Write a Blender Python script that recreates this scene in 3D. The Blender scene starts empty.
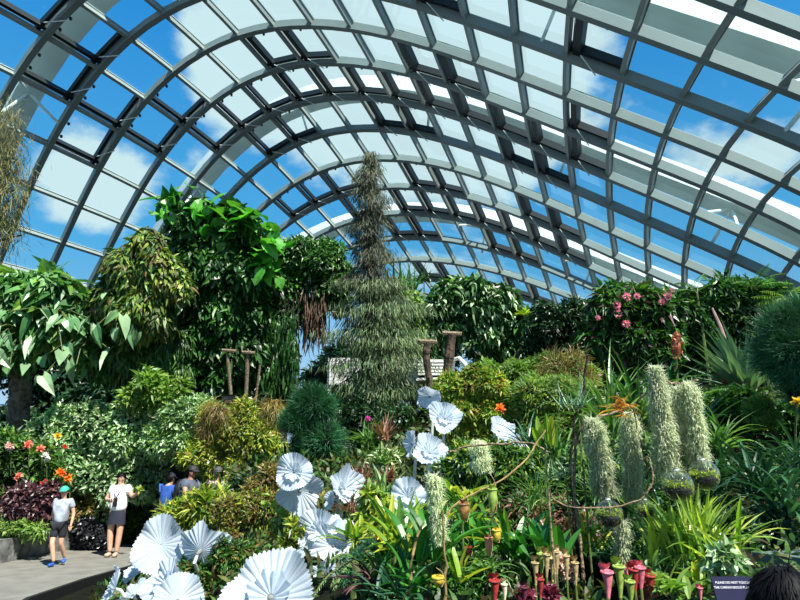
import bpy, math, random
import numpy as np
from numpy.polynomial import chebyshev as Ch
from mathutils import Vector, Matrix

rng = np.random.default_rng(7)
random.seed(7)
COL = bpy.context.scene.collection
PI = math.pi
CAMZ = 1.6
PT = 0.285
F = 600.0
CP, SP = math.cos(PT), math.sin(PT)

# ------------------------------------------------------------------ places
def at(px, py, d):
    """world point seen at photo pixel (px,py) at depth d (metres along the lens axis)"""
    xc = (px - 400) / F * d
    zc = (300 - py) / F * d
    return np.array([xc, d * CP - zc * SP, CAMZ + d * SP + zc * CP])

def at_z(px, py, z=0.0):
    k = SP + CP * (300 - py) / F
    return at(px, py, (z - CAMZ) / k)

# ------------------------------------------------------------------ colours / materials
def lin(c, a=1.0):
    out = []
    for v in c[:3]:
        v = v / 255.0
        out.append(v / 12.92 if v <= 0.04045 else ((v + 0.055) / 1.055) ** 2.4)
    return (out[0], out[1], out[2], a)

def newmat(name):
    m = bpy.data.materials.new(name)
    m.use_nodes = True
    nt = m.node_tree
    nt.nodes.clear()
    out = nt.nodes.new('ShaderNodeOutputMaterial')
    return m, nt, out

def ramp(nt, cols, interp='LINEAR'):
    r = nt.nodes.new('ShaderNodeValToRGB')
    r.color_ramp.interpolation = interp
    el = r.color_ramp.elements
    while len(el) < len(cols):
        el.new(0.5)
    for i, c in enumerate(cols):
        el[i].position = i / max(1, len(cols) - 1)
        el[i].color = lin(c)
    return r

def leafmat(name, cols, rough=0.45, trans=0.3, spec=0.5, tmul=None):
    tmul = tmul or ((1.1, 1.1, 1.1) if ('petal' in name or 'moss_strand' in name or 'frill' in name or 'crimson' in name) else (1.2, 1.4, .6))
    m, nt, out = newmat(name)
    g = nt.nodes.new('ShaderNodeNewGeometry')
    r = ramp(nt, cols)
    nt.links.new(g.outputs['Random Per Island'], r.inputs['Fac'])
    nz = nt.nodes.new('ShaderNodeTexNoise'); nz.inputs['Scale'].default_value = 0.9
    tc = nt.nodes.new('ShaderNodeTexCoord')
    nt.links.new(tc.outputs['Object'], nz.inputs['Vector'])
    mp = nt.nodes.new('ShaderNodeMapRange')
    mp.inputs[1].default_value = 0.3; mp.inputs[2].default_value = 0.7
    mp.inputs[3].default_value = 0.55; mp.inputs[4].default_value = 1.3
    nt.links.new(nz.outputs['Fac'], mp.inputs[0])
    mul = nt.nodes.new('ShaderNodeVectorMath'); mul.operation = 'SCALE'
    nt.links.new(r.outputs['Color'], mul.inputs[0]); nt.links.new(mp.outputs[0], mul.inputs['Scale'])
    p = nt.nodes.new('ShaderNodeBsdfPrincipled')
    p.inputs['Roughness'].default_value = rough
    p.inputs['Specular IOR Level'].default_value = spec
    nt.links.new(mul.outputs[0], p.inputs['Base Color'])
    t = nt.nodes.new('ShaderNodeBsdfTranslucent')
    mul2 = nt.nodes.new('ShaderNodeVectorMath'); mul2.operation = 'MULTIPLY'
    mul2.inputs[1].default_value = tmul
    nt.links.new(mul.outputs[0], mul2.inputs[0]); nt.links.new(mul2.outputs[0], t.inputs['Color'])
    mx = nt.nodes.new('ShaderNodeMixShader'); mx.inputs[0].default_value = trans
    nt.links.new(p.outputs[0], mx.inputs[1]); nt.links.new(t.outputs[0], mx.inputs[2])
    nt.links.new(mx.outputs[0], out.inputs['Surface'])
    return m

def solid(name, c, rough=0.6, var=0.15, scale=12.0, metal=0.0, c2=None, bump=0.0, spec=0.5):
    m, nt, out = newmat(name)
    nz = nt.nodes.new('ShaderNodeTexNoise'); nz.inputs['Scale'].default_value = scale
    nz.inputs['Detail'].default_value = 5
    tc = nt.nodes.new('ShaderNodeTexCoord'); nt.links.new(tc.outputs['Object'], nz.inputs['Vector'])
    c2 = c2 or tuple(max(0, v * (1 - var)) for v in c)
    r = ramp(nt, [c2, c])
    r.color_ramp.elements[0].position = .35; r.color_ramp.elements[1].position = .65
    nt.links.new(nz.outputs['Fac'], r.inputs['Fac'])
    p = nt.nodes.new('ShaderNodeBsdfPrincipled')
    p.inputs['Roughness'].default_value = rough; p.inputs['Metallic'].default_value = metal
    p.inputs['Specular IOR Level'].default_value = spec
    nt.links.new(r.outputs['Color'], p.inputs['Base Color'])
    if bump:
        b = nt.nodes.new('ShaderNodeBump'); b.inputs['Strength'].default_value = bump
        b.inputs['Distance'].default_value = 0.05
        nt.links.new(nz.outputs['Fac'], b.inputs['Height']); nt.links.new(b.outputs[0], p.inputs['Normal'])
    nt.links.new(p.outputs[0], out.inputs['Surface'])
    return m

# ------------------------------------------------------------------ mesh building
class MB:
    def __init__(s):
        s.v = []; s.f = []; s.n = 0; s.mi = []
    def add(s, V, Fc, mi=0):
        V = np.asarray(V, float).reshape(-1, 3)
        Fc = np.asarray(Fc, int)
        s.v.append(V); s.f.append(Fc + s.n); s.n += len(V); s.mi.append(mi)
    def build(s, name, mats, parent=None, smooth=False, origin=None):
        me = bpy.data.meshes.new(name)
        V = np.concatenate(s.v)
        o3 = np.zeros(3) if origin is None else np.asarray(origin, float)
        V = V - o3
        tot = sum(len(f) for f in s.f)
        loops = np.concatenate([f.ravel() for f in s.f])
        lt = np.concatenate([np.full(len(f), f.shape[1]) for f in s.f])
        ls = np.concatenate([[0], np.cumsum(lt)[:-1]])
        mi = np.concatenate([np.full(len(f), m) for f, m in zip(s.f, s.mi)])
        me.vertices.add(len(V)); me.vertices.foreach_set('co', V.astype(np.float32).ravel())
        me.loops.add(len(loops)); me.loops.foreach_set('vertex_index', loops.astype(np.int32))
        me.polygons.add(tot); me.polygons.foreach_set('loop_start', ls.astype(np.int32))
        me.polygons.foreach_set('loop_total', lt.astype(np.int32))
        me.polygons.foreach_set('material_index', mi.astype(np.int32))
        me.polygons.foreach_set('use_smooth', np.full(tot, bool(smooth)))
        me.update(calc_edges=True)
        if not isinstance(mats, (list, tuple)): mats = [mats]
        for m in mats: me.materials.append(m)
        o = bpy.data.objects.new(name, me); COL.objects.link(o)
        o.location = o3
        if parent is not None:
            o.parent = parent
            o.location = Vector(o3) - parent_loc(parent)
        return o

def parent_loc(p):
    L = Vector(p.location)
    while p.parent is not None:
        p = p.parent; L = L + Vector(p.location)
    return L

def tag(o, label=None, cat=None, group=None, kind=None):
    if label: o['label'] = label
    if cat: o['category'] = cat
    if group: o['group'] = group
    if kind: o['kind'] = kind
    return o

def empty(name, loc, label=None, cat=None, group=None):
    o = bpy.data.objects.new(name, None); COL.objects.link(o); o.location = Vector(loc)
    o.empty_display_size = 0.1
    return tag(o, label, cat, group)

def unit(v):
    v = np.asarray(v, float)
    return v / np.maximum(np.linalg.norm(v, axis=-1, keepdims=True), 1e-9)

# leaf templates: (verts (x across, y along, z up), faces)
T = {
 'oval': (np.array([[0,0,0],[-.5,.42,.10],[.5,.42,.10],[0,.5,-.02],[0,1,-.12]]), np.array([[0,3,1],[1,3,4],[0,2,3],[3,2,4]])),
 'long': (np.array([[0,0,0],[-.5,.3,.06],[.5,.3,.06],[-.4,.65,0],[.4,.65,0],[0,1,-.22]]), None),
 'heart': (np.array([[0,0,0],[-.3,-.16,.03],[.3,-.16,.03],[-.5,.22,.1],[.5,.22,.1],[0,.45,-.03],[-.3,.66,.02],[.3,.66,.02],[0,1,-.16]]), None),
 'needle': (np.array([[-.5,0,0],[.5,0,0],[0,1,0]]), np.array([[0,1,2]])),
 'quad': (np.array([[-.5,.1,0],[0,0,0],[.5,.5,.05],[0,1,0],[-.5,.5,.05]]), np.array([[0,1,2],[0,2,4],[4,2,3]])),
}
T['long'] = (T['long'][0], np.array([[0,2,1],[1,2,4],[1,4,3],[3,4,5]]))
T['heart'] = (T['heart'][0], np.array([[0,5,3],[0,3,1],[0,4,5],[0,2,4],[3,5,6],[5,8,6],[5,4,7],[5,7,8]]))

def leaves(mb, kind, P, D, N, L, W, mi=0):
    tv, tf = T[kind]
    n = len(P)
    D = unit(D); X = unit(np.cross(D, N) + 1e-6); Z = np.cross(X, D)
    L = np.broadcast_to(np.asarray(L, float).reshape(-1, 1, 1), (n, 1, 1)); W = np.broadcast_to(np.asarray(W, float).reshape(-1, 1, 1), (n, 1, 1))
    V = P[:, None] + X[:, None] * tv[None, :, 0:1] * W + D[:, None] * tv[None, :, 1:2] * L + Z[:, None] * tv[None, :, 2:3] * L
    Fc = tf[None] + (np.arange(n) * len(tv))[:, None, None]
    mb.add(V.reshape(-1, 3), Fc.reshape(-1, tf.shape[1]), mi)

def blades(mb, P, az, el, L, W, curve, seg=6, mi=0, fold=.25, tipw=0.0, prof='lance', twist=0.0):
    """arching strap leaves; az azimuth, el start elevation, curve total droop (rad)"""
    n = len(P)
    az, el, L, W, curve = [np.broadcast_to(np.asarray(a, float), (n,)) for a in (az, el, L, W, curve)]
    pos = np.array(P, float); V = []
    H = np.stack([np.cos(az), np.sin(az), 0 * az], -1)
    S0 = np.stack([-np.sin(az), np.cos(az), 0 * az], -1)
    for i in range(seg + 1):
        t = i / seg
        e = el - curve * t ** 1.3
        d = H * np.cos(e)[:, None] + np.array([0, 0, 1.]) * np.sin(e)[:, None]
        nrm = np.cross(S0, d)
        nrm = -nrm
        if prof == 'lance': w = W * (0.35 + 0.65 * math.sin(PI * min(1, t * 1.1 + .12))) * (1 - t ** 4) + .001
        elif prof == 'strap': w = W * (0.8 + .2 * math.sin(PI * t)) * (1 - t ** 6) + .001
        elif prof == 'oval': w = W * (math.sin(PI * (t * .93 + .04)) ** .8 * .95 + .05)
        else: w = W * (1 - t) + .0006
        w = w[:, None]
        sd = S0 * math.cos(twist * t) + nrm * math.sin(twist * t)
        up = np.array(unit(np.cross(d, sd)))
        V.append(np.stack([pos - sd * w / 2 + up * w * fold, pos, pos + sd * w / 2 + up * w * fold], 1))
        pos = pos + d * (L / seg)[:, None]
    V = np.stack(V, 1)  # n,seg+1,3,3
    k = (seg + 1) * 3
    q = []
    for i in range(seg):
        a = i * 3; b = a + 3
        q += [[a, a + 1, b + 1, b], [a + 1, a + 2, b + 2, b + 1]]
    q = np.array(q)
    Fc = q[None] + (np.arange(n) * k)[:, None, None]
    mb.add(V.reshape(-1, 3), Fc.reshape(-1, 4), mi)

def tube(mb, pts, rad, sides=8, mi=0, cap=True):
    pts = np.asarray(pts, float); n = len(pts)
    rad = np.broadcast_to(np.asarray(rad, float), (n,))
    tg = unit(np.gradient(pts, axis=0))
    up = np.array([0, 0, 1.]) if abs(tg[0, 2]) < .9 else np.array([1., 0, 0])
    x = unit(np.cross(tg[0], up)); X = []
    for t in tg:
        x = unit(x - t * (x @ t)); X.append(x)
    X = np.array(X); Y = np.cross(tg, X)
    a = np.arange(sides) * 2 * PI / sides
    V = pts[:, None] + (X[:, None] * np.cos(a)[None, :, None] + Y[:, None] * np.sin(a)[None, :, None]) * rad[:, None, None]
    Fc = []
    for i in range(n - 1):
        for j in range(sides):
            k = (j + 1) % sides
            Fc.append([i * sides + j, i * sides + k, (i + 1) * sides + k, (i + 1) * sides + j])
    mb.add(V.reshape(-1, 3), Fc, mi)
    if cap:
        c = [[0, 0, 0]]
        for e, idx in ((0, pts[0]), (n - 1, pts[-1])):
            base = V[e]
            mb.add(np.vstack([base, idx]), [[j, (j + 1) % sides, sides] for j in range(sides)], mi)

def ball(mb, c, r, seg=12, rings=8, mi=0, noise=0.0, seed=0):
    r = np.broadcast_to(np.asarray(r, float), (3,))
    V = []; lg = np.random.default_rng(seed)
    for i in range(rings + 1):
        ph = PI * i / rings
        for j in range(seg):
            th = 2 * PI * j / seg
            k = 1 + (lg.normal() * noise if noise and 0 < i < rings else 0)
            V.append([c[0] + r[0] * math.sin(ph) * math.cos(th) * k, c[1] + r[1] * math.sin(ph) * math.sin(th) * k, c[2] + r[2] * math.cos(ph) * k])
    Fc = [[i * seg + j, (i + 1) * seg + j, (i + 1) * seg + (j + 1) % seg, i * seg + (j + 1) % seg] for i in range(rings) for j in range(seg)]
    mb.add(V, Fc, mi)

def box(mb, c, s, rz=0.0, mi=0, M=None):
    s = np.asarray(s, float) / 2
    V = np.array([[x, y, z] for x in (-1, 1) for y in (-1, 1) for z in (-1, 1)], float) * s
    if M is None:
        cz, sz = math.cos(rz), math.sin(rz)
        M = np.array([[cz, -sz, 0], [sz, cz, 0], [0, 0, 1]])
    V = V @ np.asarray(M).T + np.asarray(c)
    mb.add(V, [[0,1,3,2],[4,6,7,5],[0,4,5,1],[2,3,7,6],[0,2,6,4],[1,5,7,3]], mi)

def beam(mb, a, b, w, h, mi=0, up=(0, 0, 1)):
    a = np.asarray(a, float); b = np.asarray(b, float)
    y = unit(b - a); x = unit(np.cross(y, up)); z = np.cross(x, y)
    box(mb, (a + b) / 2, (w, np.linalg.norm(b - a), h), M=np.stack([x, y, z], 1), mi=mi)

# ------------------------------------------------------------------ materials used
M = {}
DARKCORE = solid('shaded_inner_foliage', (11, 17, 9), .9, .5, 6, spec=.1)  # near-black colour stands in for the shade inside the foliage
BARK = solid('dark_bark', (58, 48, 38), .9, .5, 25, bump=.6)
BARKL = solid('pale_weathered_wood', (140, 124, 98), .85, .4, 30, bump=.5)
SOIL = solid('soil', (24, 26, 15), .95, .5, 6, bump=.4, spec=.1)
STEM = solid('green_stem', (92, 108, 48), .6, .3, 20)
TAN = solid('dry_stem', (168, 140, 88), .7, .3, 20)
L_ = dict(
 heart=leafmat('vine_leaf_dark', [(22,52,20),(34,76,28),(48,98,34),(30,64,30),(74,124,46)], .4, .3),
 arrow=leafmat('arrow_leaf', [(36,80,34),(58,112,50),(90,146,78),(134,178,116),(44,88,40),(120,160,60)], .4, .3),
 mon=leafmat('monstera_leaf', [(44,116,34),(70,150,44),(104,176,66),(40,96,36)], .35, .35),
 yfern=leafmat('yellow_fern_leaf', [(52,84,30),(96,128,42),(150,166,58),(66,98,38),(110,84,46),(60,100,40),(40,70,28)], .5, .35),
 fine=leafmat('fine_green_leaf', [(28,62,24),(46,92,34),(78,128,44),(40,78,34)], .45, .3),
 bright=leafmat('bright_green_leaf', [(62,100,38),(104,144,56),(148,174,84),(74,112,46)], .45, .4),
 hang=leafmat('hanging_leaf', [(36,66,36),(60,98,46),(96,138,66),(150,182,112),(40,70,34)], .4, .25),
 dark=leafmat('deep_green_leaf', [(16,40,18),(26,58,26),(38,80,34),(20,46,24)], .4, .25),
 pale=leafmat('pale_grey_green_leaf', [(72,112,62),(112,158,94),(160,194,134),(206,222,182),(84,126,70)], .45, .25),
 croton=leafmat('yellow_croton_leaf', [(104,140,36),(176,192,60),(214,216,96),(80,122,36),(150,130,50),(96,140,40),(60,96,30)], .4, .35),
 rust=leafmat('rust_croton_leaf', [(86,104,38),(130,96,50),(160,130,70),(74,96,36),(104,60,44),(164,168,70),(60,84,34)], .45, .3),
 conifer=leafmat('weeping_conifer_needle', [(48,76,48),(80,112,64),(122,146,92),(64,92,64),(134,134,88)], .6, .2),
 coniferd=leafmat('weeping_conifer_shade_needle', [(44,58,42),(66,80,58),(88,92,64),(96,84,58)], .6, .2),  # duller grey-brown needles, used on the upper twigs
 juniper=leafmat('juniper_needle', [(24,72,44),(38,98,60),(62,128,78),(30,84,52)], .5, .25),
 pine=leafmat('pine_needle', [(34,80,56),(54,114,76),(84,146,98)], .5, .2),
 maple=leafmat('maple_leaf', [(104,150,44),(150,184,66),(176,190,80),(84,136,44),(204,160,90),(110,156,56),(160,190,70)], .45, .4),
 grass=leafmat('arching_grass_blade', [(48,92,44),(86,132,62),(132,166,96),(60,104,50)], .4, .35),
 dgrass=leafmat('dark_strap_blade', [(22,58,36),(40,86,52),(72,118,80),(28,66,42)], .35, .2),
 agave=leafmat('grey_agave_blade', [(76,112,92),(104,140,112),(130,160,126),(90,128,90)], .45, .15),
 varieg=leafmat('yellow_edged_strap', [(120,170,44),(204,222,84),(50,110,36),(190,210,130),(70,130,44),(224,230,120),(40,90,34)], .35, .4),
 moss=leafmat('spanish_moss_strand', [(200,214,168),(222,232,192),(240,244,218),(206,218,176)], .8, .55, .2),
 strap=leafmat('broad_orchid_leaf', [(30,88,34),(48,120,44),(80,150,50),(36,98,40)], .3, .3),
 olive=leafmat('yellow_orchid_leaf', [(96,140,44),(140,176,56),(196,196,70),(74,120,40),(60,104,38)], .35, .4),
 purple=leafmat('dark_purple_leaf', [(40,28,34),(66,36,44),(92,56,60),(120,84,90)], .4, .15),
 black=leafmat('black_leaf', [(16,18,18),(34,36,38),(70,74,80)], .3, .05),
 redbr=leafmat('red_brown_bromeliad_blade', [(96,58,48),(130,84,66),(150,112,80),(84,70,44),(170,120,110)], .4, .25),
 mossg=leafmat('moss_tuft', [(130,150,36),(196,210,56),(226,232,90),(90,110,28)], .8, .3, .2),
 palm=leafmat('palm_leaflet', [(40,84,38),(70,124,56),(104,156,76)], .4, .3),
)

# ------------------------------------------------------------------ generic plants
def sphere_dirs(n, bias_cam=.55, up=.15):
    D = unit(rng.normal(size=(n, 3)))
    flip = (D[:, 1] > 0) & (rng.random(n) < bias_cam)
    D[flip, 1] *= -1
    flip = (D[:, 2] < -.2) & (rng.random(n) < up)
    D[flip, 2] *= -1
    return D

def blob_surface(C, R, n, squash=1.0, bias=.55):
    """points + outward normals on the union of spheres"""
    C = np.asarray(C, float); R = np.asarray(R, float)
    w = R ** 2; idx = rng.choice(len(C), size=int(n * 1.7), p=w / w.sum())
    D = sphere_dirs(len(idx), bias)
    rr = R[idx] * (1 - .25 * rng.random(len(idx)) ** 2 + .06 * rng.normal(size=len(idx)))
    P = C[idx] + D * rr[:, None] * np.array([1, 1, squash])
    keep = np.ones(len(P), bool)
    for j in range(len(C)):
        q = (P - C[j]) / np.array([1, 1, squash])
        keep &= ~((np.linalg.norm(q, axis=1) < R[j] * .78) & (idx != j))
    P, D = P[keep][:n], D[keep][:n]
    return P, D

def lumps(C, R, k, rng_=None):
    """break big blobs into smaller overlapping ones so that the outline is uneven"""
    C2, R2 = [], []
    for c, r in zip(C, R):
        C2.append(c); R2.append(r * .78)
        for _ in range(k):
            d = sphere_dirs(1, .6)[0]
            C2.append(c + d * r * rng.uniform(.5, .75)); R2.append(r * rng.uniform(.26, .45))
    return np.array(C2), np.array(R2)

LEAFSHAPE = 'oval'
GROW, FINER, MORE = 1.12, .74, 1.9
def mass(name, label, cat, blobs, d, mat, n, L, W, shape='oval', droop=.5, k=9, out=.6, group=None, stem=True,
         extra=None, extra_n=0, core=True, squash=1.0, jit=.5, stemr=.05, Lvar=.35, core_k=.72, bias=.55):
    """blobs: (px,py,r_px[,depth offset]); one plant: foliage over a shaded core, with a stem to the ground"""
    n = int(n * MORE); extra_n = int(extra_n * MORE); L *= FINER; W *= FINER
    if extra is not None: extra = (extra[0], extra[1] * FINER, extra[2] * FINER, extra[3])
    C = np.array([at(b[0], b[1], d + (b[3] if len(b) > 3 else 0)) for b in blobs])
    R = GROW * np.array([b[2] * (d + (b[3] if len(b) > 3 else 0)) / F for b in blobs])
    base = C.mean(0).copy(); base[2] = ground(base[0], base[1])
    root = empty(name, base, label, cat, group)
    C2, R2 = lumps(C, R, k)
    P, D = blob_surface(C2, R2, n, squash, bias)
    mb = MB()
    def put(P, D, m_i, L, W, shape):
        dr = D * out + rng.normal(size=D.shape) * jit + np.array([0, 0, -droop])
        nn = D + rng.normal(size=D.shape) * .35 + np.array([0, -.1, .5])
        leaves(mb, shape, P, dr, nn, L * (1 + Lvar * rng.normal(size=len(P))).clip(.4, 2), W * (1 + .25 * rng.normal(size=len(P))).clip(.5, 2), m_i)
    put(P, D, 0, L, W, shape)
    mats = [mat]
    if extra is not None:
        P2, D2 = blob_surface(C2, R2, extra_n, squash)
        em, eL, eW, es = extra
        mats.append(em); put(P2, D2, 1, eL, eW, es)
    mb.build('foliage', mats, root, origin=base)
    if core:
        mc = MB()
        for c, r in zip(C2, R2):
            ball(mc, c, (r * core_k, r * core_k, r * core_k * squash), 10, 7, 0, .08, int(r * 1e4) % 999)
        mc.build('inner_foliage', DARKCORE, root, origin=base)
    if stem:
        ms = MB()
        i = int(np.argmin(C[:, 2]))
        p0 = C[i].copy(); p1 = p0.copy(); p1[2] = ground(p0[0], p0[1]) - .1
        if p1[2] < p0[2] and not in_path(p0[0], p0[1]) and dist_path(p0[0], p0[1]) > .4:
            m_ = (p0 + p1) / 2 + np.array([.05, 0, 0])
            tube(ms, [p1, m_, p0], [stemr * 1.2, stemr, stemr * .8], 8)
            ms.build('stem', BARK, root, origin=base)
    return root

def rosette(name, label, cat, px, py, d, n, L, W, mat, el=(.4, 1.3), curve=(.6, 1.4), seg=6, prof='lance', group=None, base=None, spread=.04, fold=.25, mat2=None, az=None, stem=False):
    b = at(px, py, d) if base is None else np.asarray(base, float)
    mb = MB()
    P = b + rng.normal(size=(n, 3)) * np.array([spread, spread, spread * .3])
    A_ = rng.uniform(0, 2 * PI, n) if az is None else rng.uniform(az[0], az[1], n)
    blades(mb, P, A_, rng.uniform(*el, n), L * rng.uniform(.6, 1.1, n), W * rng.uniform(.8, 1.15, n), rng.uniform(*curve, n), seg, 0, fold, prof=prof)
    g = ground(b[0], b[1])
    if b[2] - g > .03:
        # crown and stalk carry the blades down to the soil
        tube(mb, [[b[0], b[1], g - .05], [b[0], b[1], b[2]]], [min(.03, L * .035), min(.02, L * .025)], 6, 1)
    o = mb.build(name, [mat, STEM], None, origin=b)
    return tag(o, label, cat, group)

# ------------------------------------------------------------------ terrain
GP = [(0,0,0),(1.3,1.8,0),(1.0,1.0,0),(-2,1.5,0),(2.6,1.5,.1),(-1.2,2.6,.2),(-3.5,4,0),(0,-4,0),(-8,-4,0),(8,-4,.5),(-8,2,0),(-10,6,0),(-7,11,0),
  (-12,14,.5),(-8,15.5,.5),(-5,15,.8),(-16,22,2.6),(-7,20,2.8),(0,20,3.2),(7,19,3.4),(14,18,3.2),(-6,28,3.0),(6,28,3.4),(18,28,3),(-25,40,2),(0,45,2.5),(25,40,2)]
GP += [tuple(at(*q)) for q in ((330,600,3.6),(450,600,2.7),(560,605,2.7),(660,605,2.7),(740,600,3.0),(800,590,3.4),(400,560,4.2),(500,560,4.0),(600,550,4.2),(700,525,4.8),(780,540,4.4),
  (430,520,5.2),(530,492,6.0),(620,455,7.4),(700,462,6.8),(800,455,7.2),(470,465,8.0),(560,440,8.8),(740,425,8.4),(360,478,9.2),(420,450,10),(290,560,6.9),(250,548,8.6),(320,520,8.4),(380,530,6.2),
  (225,560,8.6),(225,505,12.6),(310,462,12),(380,462,12.4),(240,420,13.4),(430,398,13),(520,400,11.5),(600,395,12.8),(700,398,12.8),(800,398,12.4),(330,592,5.6),(320,640,4.4))]
GP += [(-2.6,6.4,-.35),(-1.9,5.3,-.15),(-3.4,8.2,-.3),(-4.0,9.6,-.25),(-1.2,4.6,.25)]
GP = np.array(GP, float)
PATH_BACK = np.array([at_z(*p)[:2] for p in ((-160,592),(-60,575),(0,562),(50,552),(100,543),(150,542),(190,544),(215,546))])
PATH_FRONT = np.array([at_z(*p)[:2] for p in ((-160,760),(-60,660),(28,604),(84,584),(135,569),(170,561),(205,552),(232,547.5))])
PATH_POLY = np.vstack([PATH_BACK, PATH_FRONT[::-1]])
def in_path(x, y):
    c = False; n = len(PATH_POLY)
    for i in range(n):
        x1, y1 = PATH_POLY[i]; x2, y2 = PATH_POLY[i - 1]
        if (y1 > y) != (y2 > y) and x < (x2 - x1) * (y - y1) / (y2 - y1) + x1: c = not c
    return c
def dist_path(x, y):
    a = PATH_POLY; b = np.roll(a, 1, 0); p = np.array([x, y]); ab = b - a
    t = (((p - a) * ab).sum(1) / (ab * ab).sum(1)).clip(0, 1)
    return np.linalg.norm(a + ab * t[:, None] - p, axis=1).min()
def ground(x, y):
    d2 = (GP[:, 0] - x) ** 2 + (GP[:, 1] - y) ** 2 + .3
    w = d2 ** -1.5
    z = float((w * GP[:, 2]).sum() / w.sum())
    if in_path(x, y): return 0.0
    k = min(1.0, dist_path(x, y) / 1.2)
    return z * k
xs = np.concatenate([np.arange(-48, -14, 2.0), np.arange(-14, 14, .4), np.arange(14, 50, 2.0)])
ys = np.concatenate([np.arange(-8, 0, 1.0), np.arange(0, 20, .4), np.arange(20, 84, 2.0)])
Vt = np.array([[x, y, ground(x, y) - (.06 if in_path(x, y) or dist_path(x, y) < .5 else .0)] for y in ys for x in xs])
nx = len(xs)
Ft = [[j * nx + i, j * nx + i + 1, (j + 1) * nx + i + 1, (j + 1) * nx + i] for j in range(len(ys) - 1) for i in range(nx - 1)]
mb = MB(); mb.add(Vt, Ft); tag(mb.build('ground', SOIL, smooth=True), kind='structure')

# path
PAVE = solid('grey_concrete_paving', (118, 117, 108), .85, .14, 3)
mb = MB()
n = len(PATH_BACK)
V = [[*p, .0] for p in PATH_BACK] + [[*p, .0] for p in PATH_FRONT] + [[*p, -.3] for p in PATH_FRONT]
Fc = [[i, i + 1, n + i + 1, n + i] for i in range(n - 1)] + [[n + i, n + i + 1, 2 * n + i + 1, 2 * n + i] for i in range(n - 1)]
mb.add(V, Fc); tag(mb.build('floor', PAVE), kind='structure')
mb = MB()
for i in range(n - 1):
    a = np.array([*PATH_FRONT[i], .0]); b = np.array([*PATH_FRONT[i + 1], .0])
    beam(mb, a, b, .07, .16)
tag(mb.build('trim_1', solid('black_metal_edging', (22, 24, 26), .5)), kind='structure')
# stone planter wall
STONE = solid('mottled_grey_stone', (128, 130, 126), .9, .45, 5, bump=.5)
mb = MB()
for i in range(n - 1):
    a = np.array([*PATH_BACK[i], .2]); b = np.array([*PATH_BACK[i + 1], .2])
    off = np.array([-.0, .16, 0])
    beam(mb, a + off, b + off, .3, .46)
tag(mb.build('stone_planter', STONE), 'low mottled grey stone planter wall along the back of the path', 'wall')

# ------------------------------------------------------------------ glass roof shell
KC = np.array([2.4324,19.6946,-0.6175,-0.108,0.1329,0.0366,7.4333,-2.2717,0.0099,0.2314,-0.0304,-0.0125,0.398,0.9897,0.0101,0.1056,-0.0204,-0.0239,0.0171,-0.1198,0.0206,0.0144,-0.0071,-0.0028,-0.0195,-0.091,0.0162,-0.0305,-0.0071,0.0038,36.3475,-8.5711,0.6807,-0.5215,0.0924,0.0771,18.1224,-1.4476,-0.971,0.1681,-0.0859,-0.0533,-0.0867,-0.0555,-0.0178,0.1205,-0.0392,-0.0339,-0.0534,0.0841,-0.0218,-0.0402,0.068,0.0281,0.0143,-0.0221,0.0237,0.0001,-0.002,0.0014,16.7753,-6.5524,-3.5945,0.864,0.0528,-0.0865,-2.1328,-0.2806,1.4296,-0.3258,-0.0351,0.0388,-0.9584,-0.4572,0.3926,-0.1795,0.023,0.042,0.121,0.0268,0.0205,-0.008,-0.0543,-0.0189,0.0665,0.0507,-0.0413,-0.0031,0.0067,0.0012]).reshape(3, 5, 6)
def Sraw(a, p):
    an, pn = (a - 6) / 6.5, (p - 11) / 9.5
    s = np.array([Ch.chebval(pn, Ch.chebval(an, k)) for k in KC])
    s[2] += CAMZ
    return s
PLO = -2.0
def S(a, p):
    if p >= PLO: return Sraw(a, p)
    s0 = Sraw(a, PLO); t = s0 - Sraw(a, PLO + .5); t = t / np.linalg.norm(t) * 3.0
    e = PLO - p; pos = s0.copy(); st = 0.0
    while st < e - 1e-6:
        h = min(.5, e - st); t = t + np.array([0, 0, -.9]) * h; t = t / np.linalg.norm(t) * 3.1
        pos = pos + t * h; st += h
    return pos
def SN(a, p):
    da = S(a + .2, p) - S(a - .2, p); dp = S(a, p + .2) - S(a, p - .2)
    nn = np.cross(da, dp); nn /= np.linalg.norm(nn)
    if nn @ (S(a, p) - np.array([0, 30, 0])) < 0: nn = -nn
    return nn
def ribmb(mb, curve, w, depth, lift=0.0, mi=0):
    """box section swept along a line on the shell; curve: list of (a,p)"""
    pts = np.array([S(*c) for c in curve]); nn = np.array([SN(*c) for c in curve]); tg = unit(np.gradient(pts, axis=0))
    sd = unit(np.cross(tg, nn)); nn = np.cross(sd, tg)
    if nn[0] @ SN(*curve[0]) < 0: nn = -nn
    o = pts + nn * lift
    V = np.stack([o - sd * w / 2, o + sd * w / 2, o + sd * w / 2 - nn * depth, o - sd * w / 2 - nn * depth], 1)
    k = len(pts)
    Fc = [[i * 4 + j, i * 4 + (j + 1) % 4, (i + 1) * 4 + (j + 1) % 4, (i + 1) * 4 + j] for i in range(k - 1) for j in range(4)]
    Fc += [[0, 1, 2, 3], [(k - 1) * 4 + 3, (k - 1) * 4 + 2, (k - 1) * 4 + 1, (k - 1) * 4]]
    mb.add(V.reshape(-1, 3), Fc, mi)
STEEL = solid('grey_green_painted_steel', (126, 136, 133), .45, .06, .6, spec=.5)
STEELP = solid('light_grey_purlin_steel', (158, 163, 158), .4, .06, .6, spec=.6)
WHITE = solid('white_exterior_steel', (226, 230, 226), .6, .05, .5)
FRAME = solid('aluminium_glazing_frame', (164, 172, 168), .45, .05, 2)
BLACKF = solid('black_vent_frame', (22, 28, 30), .5, .2, 4)
A0, A1, P0, P1 = -1, 13, -2, 21
tn = 2
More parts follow.
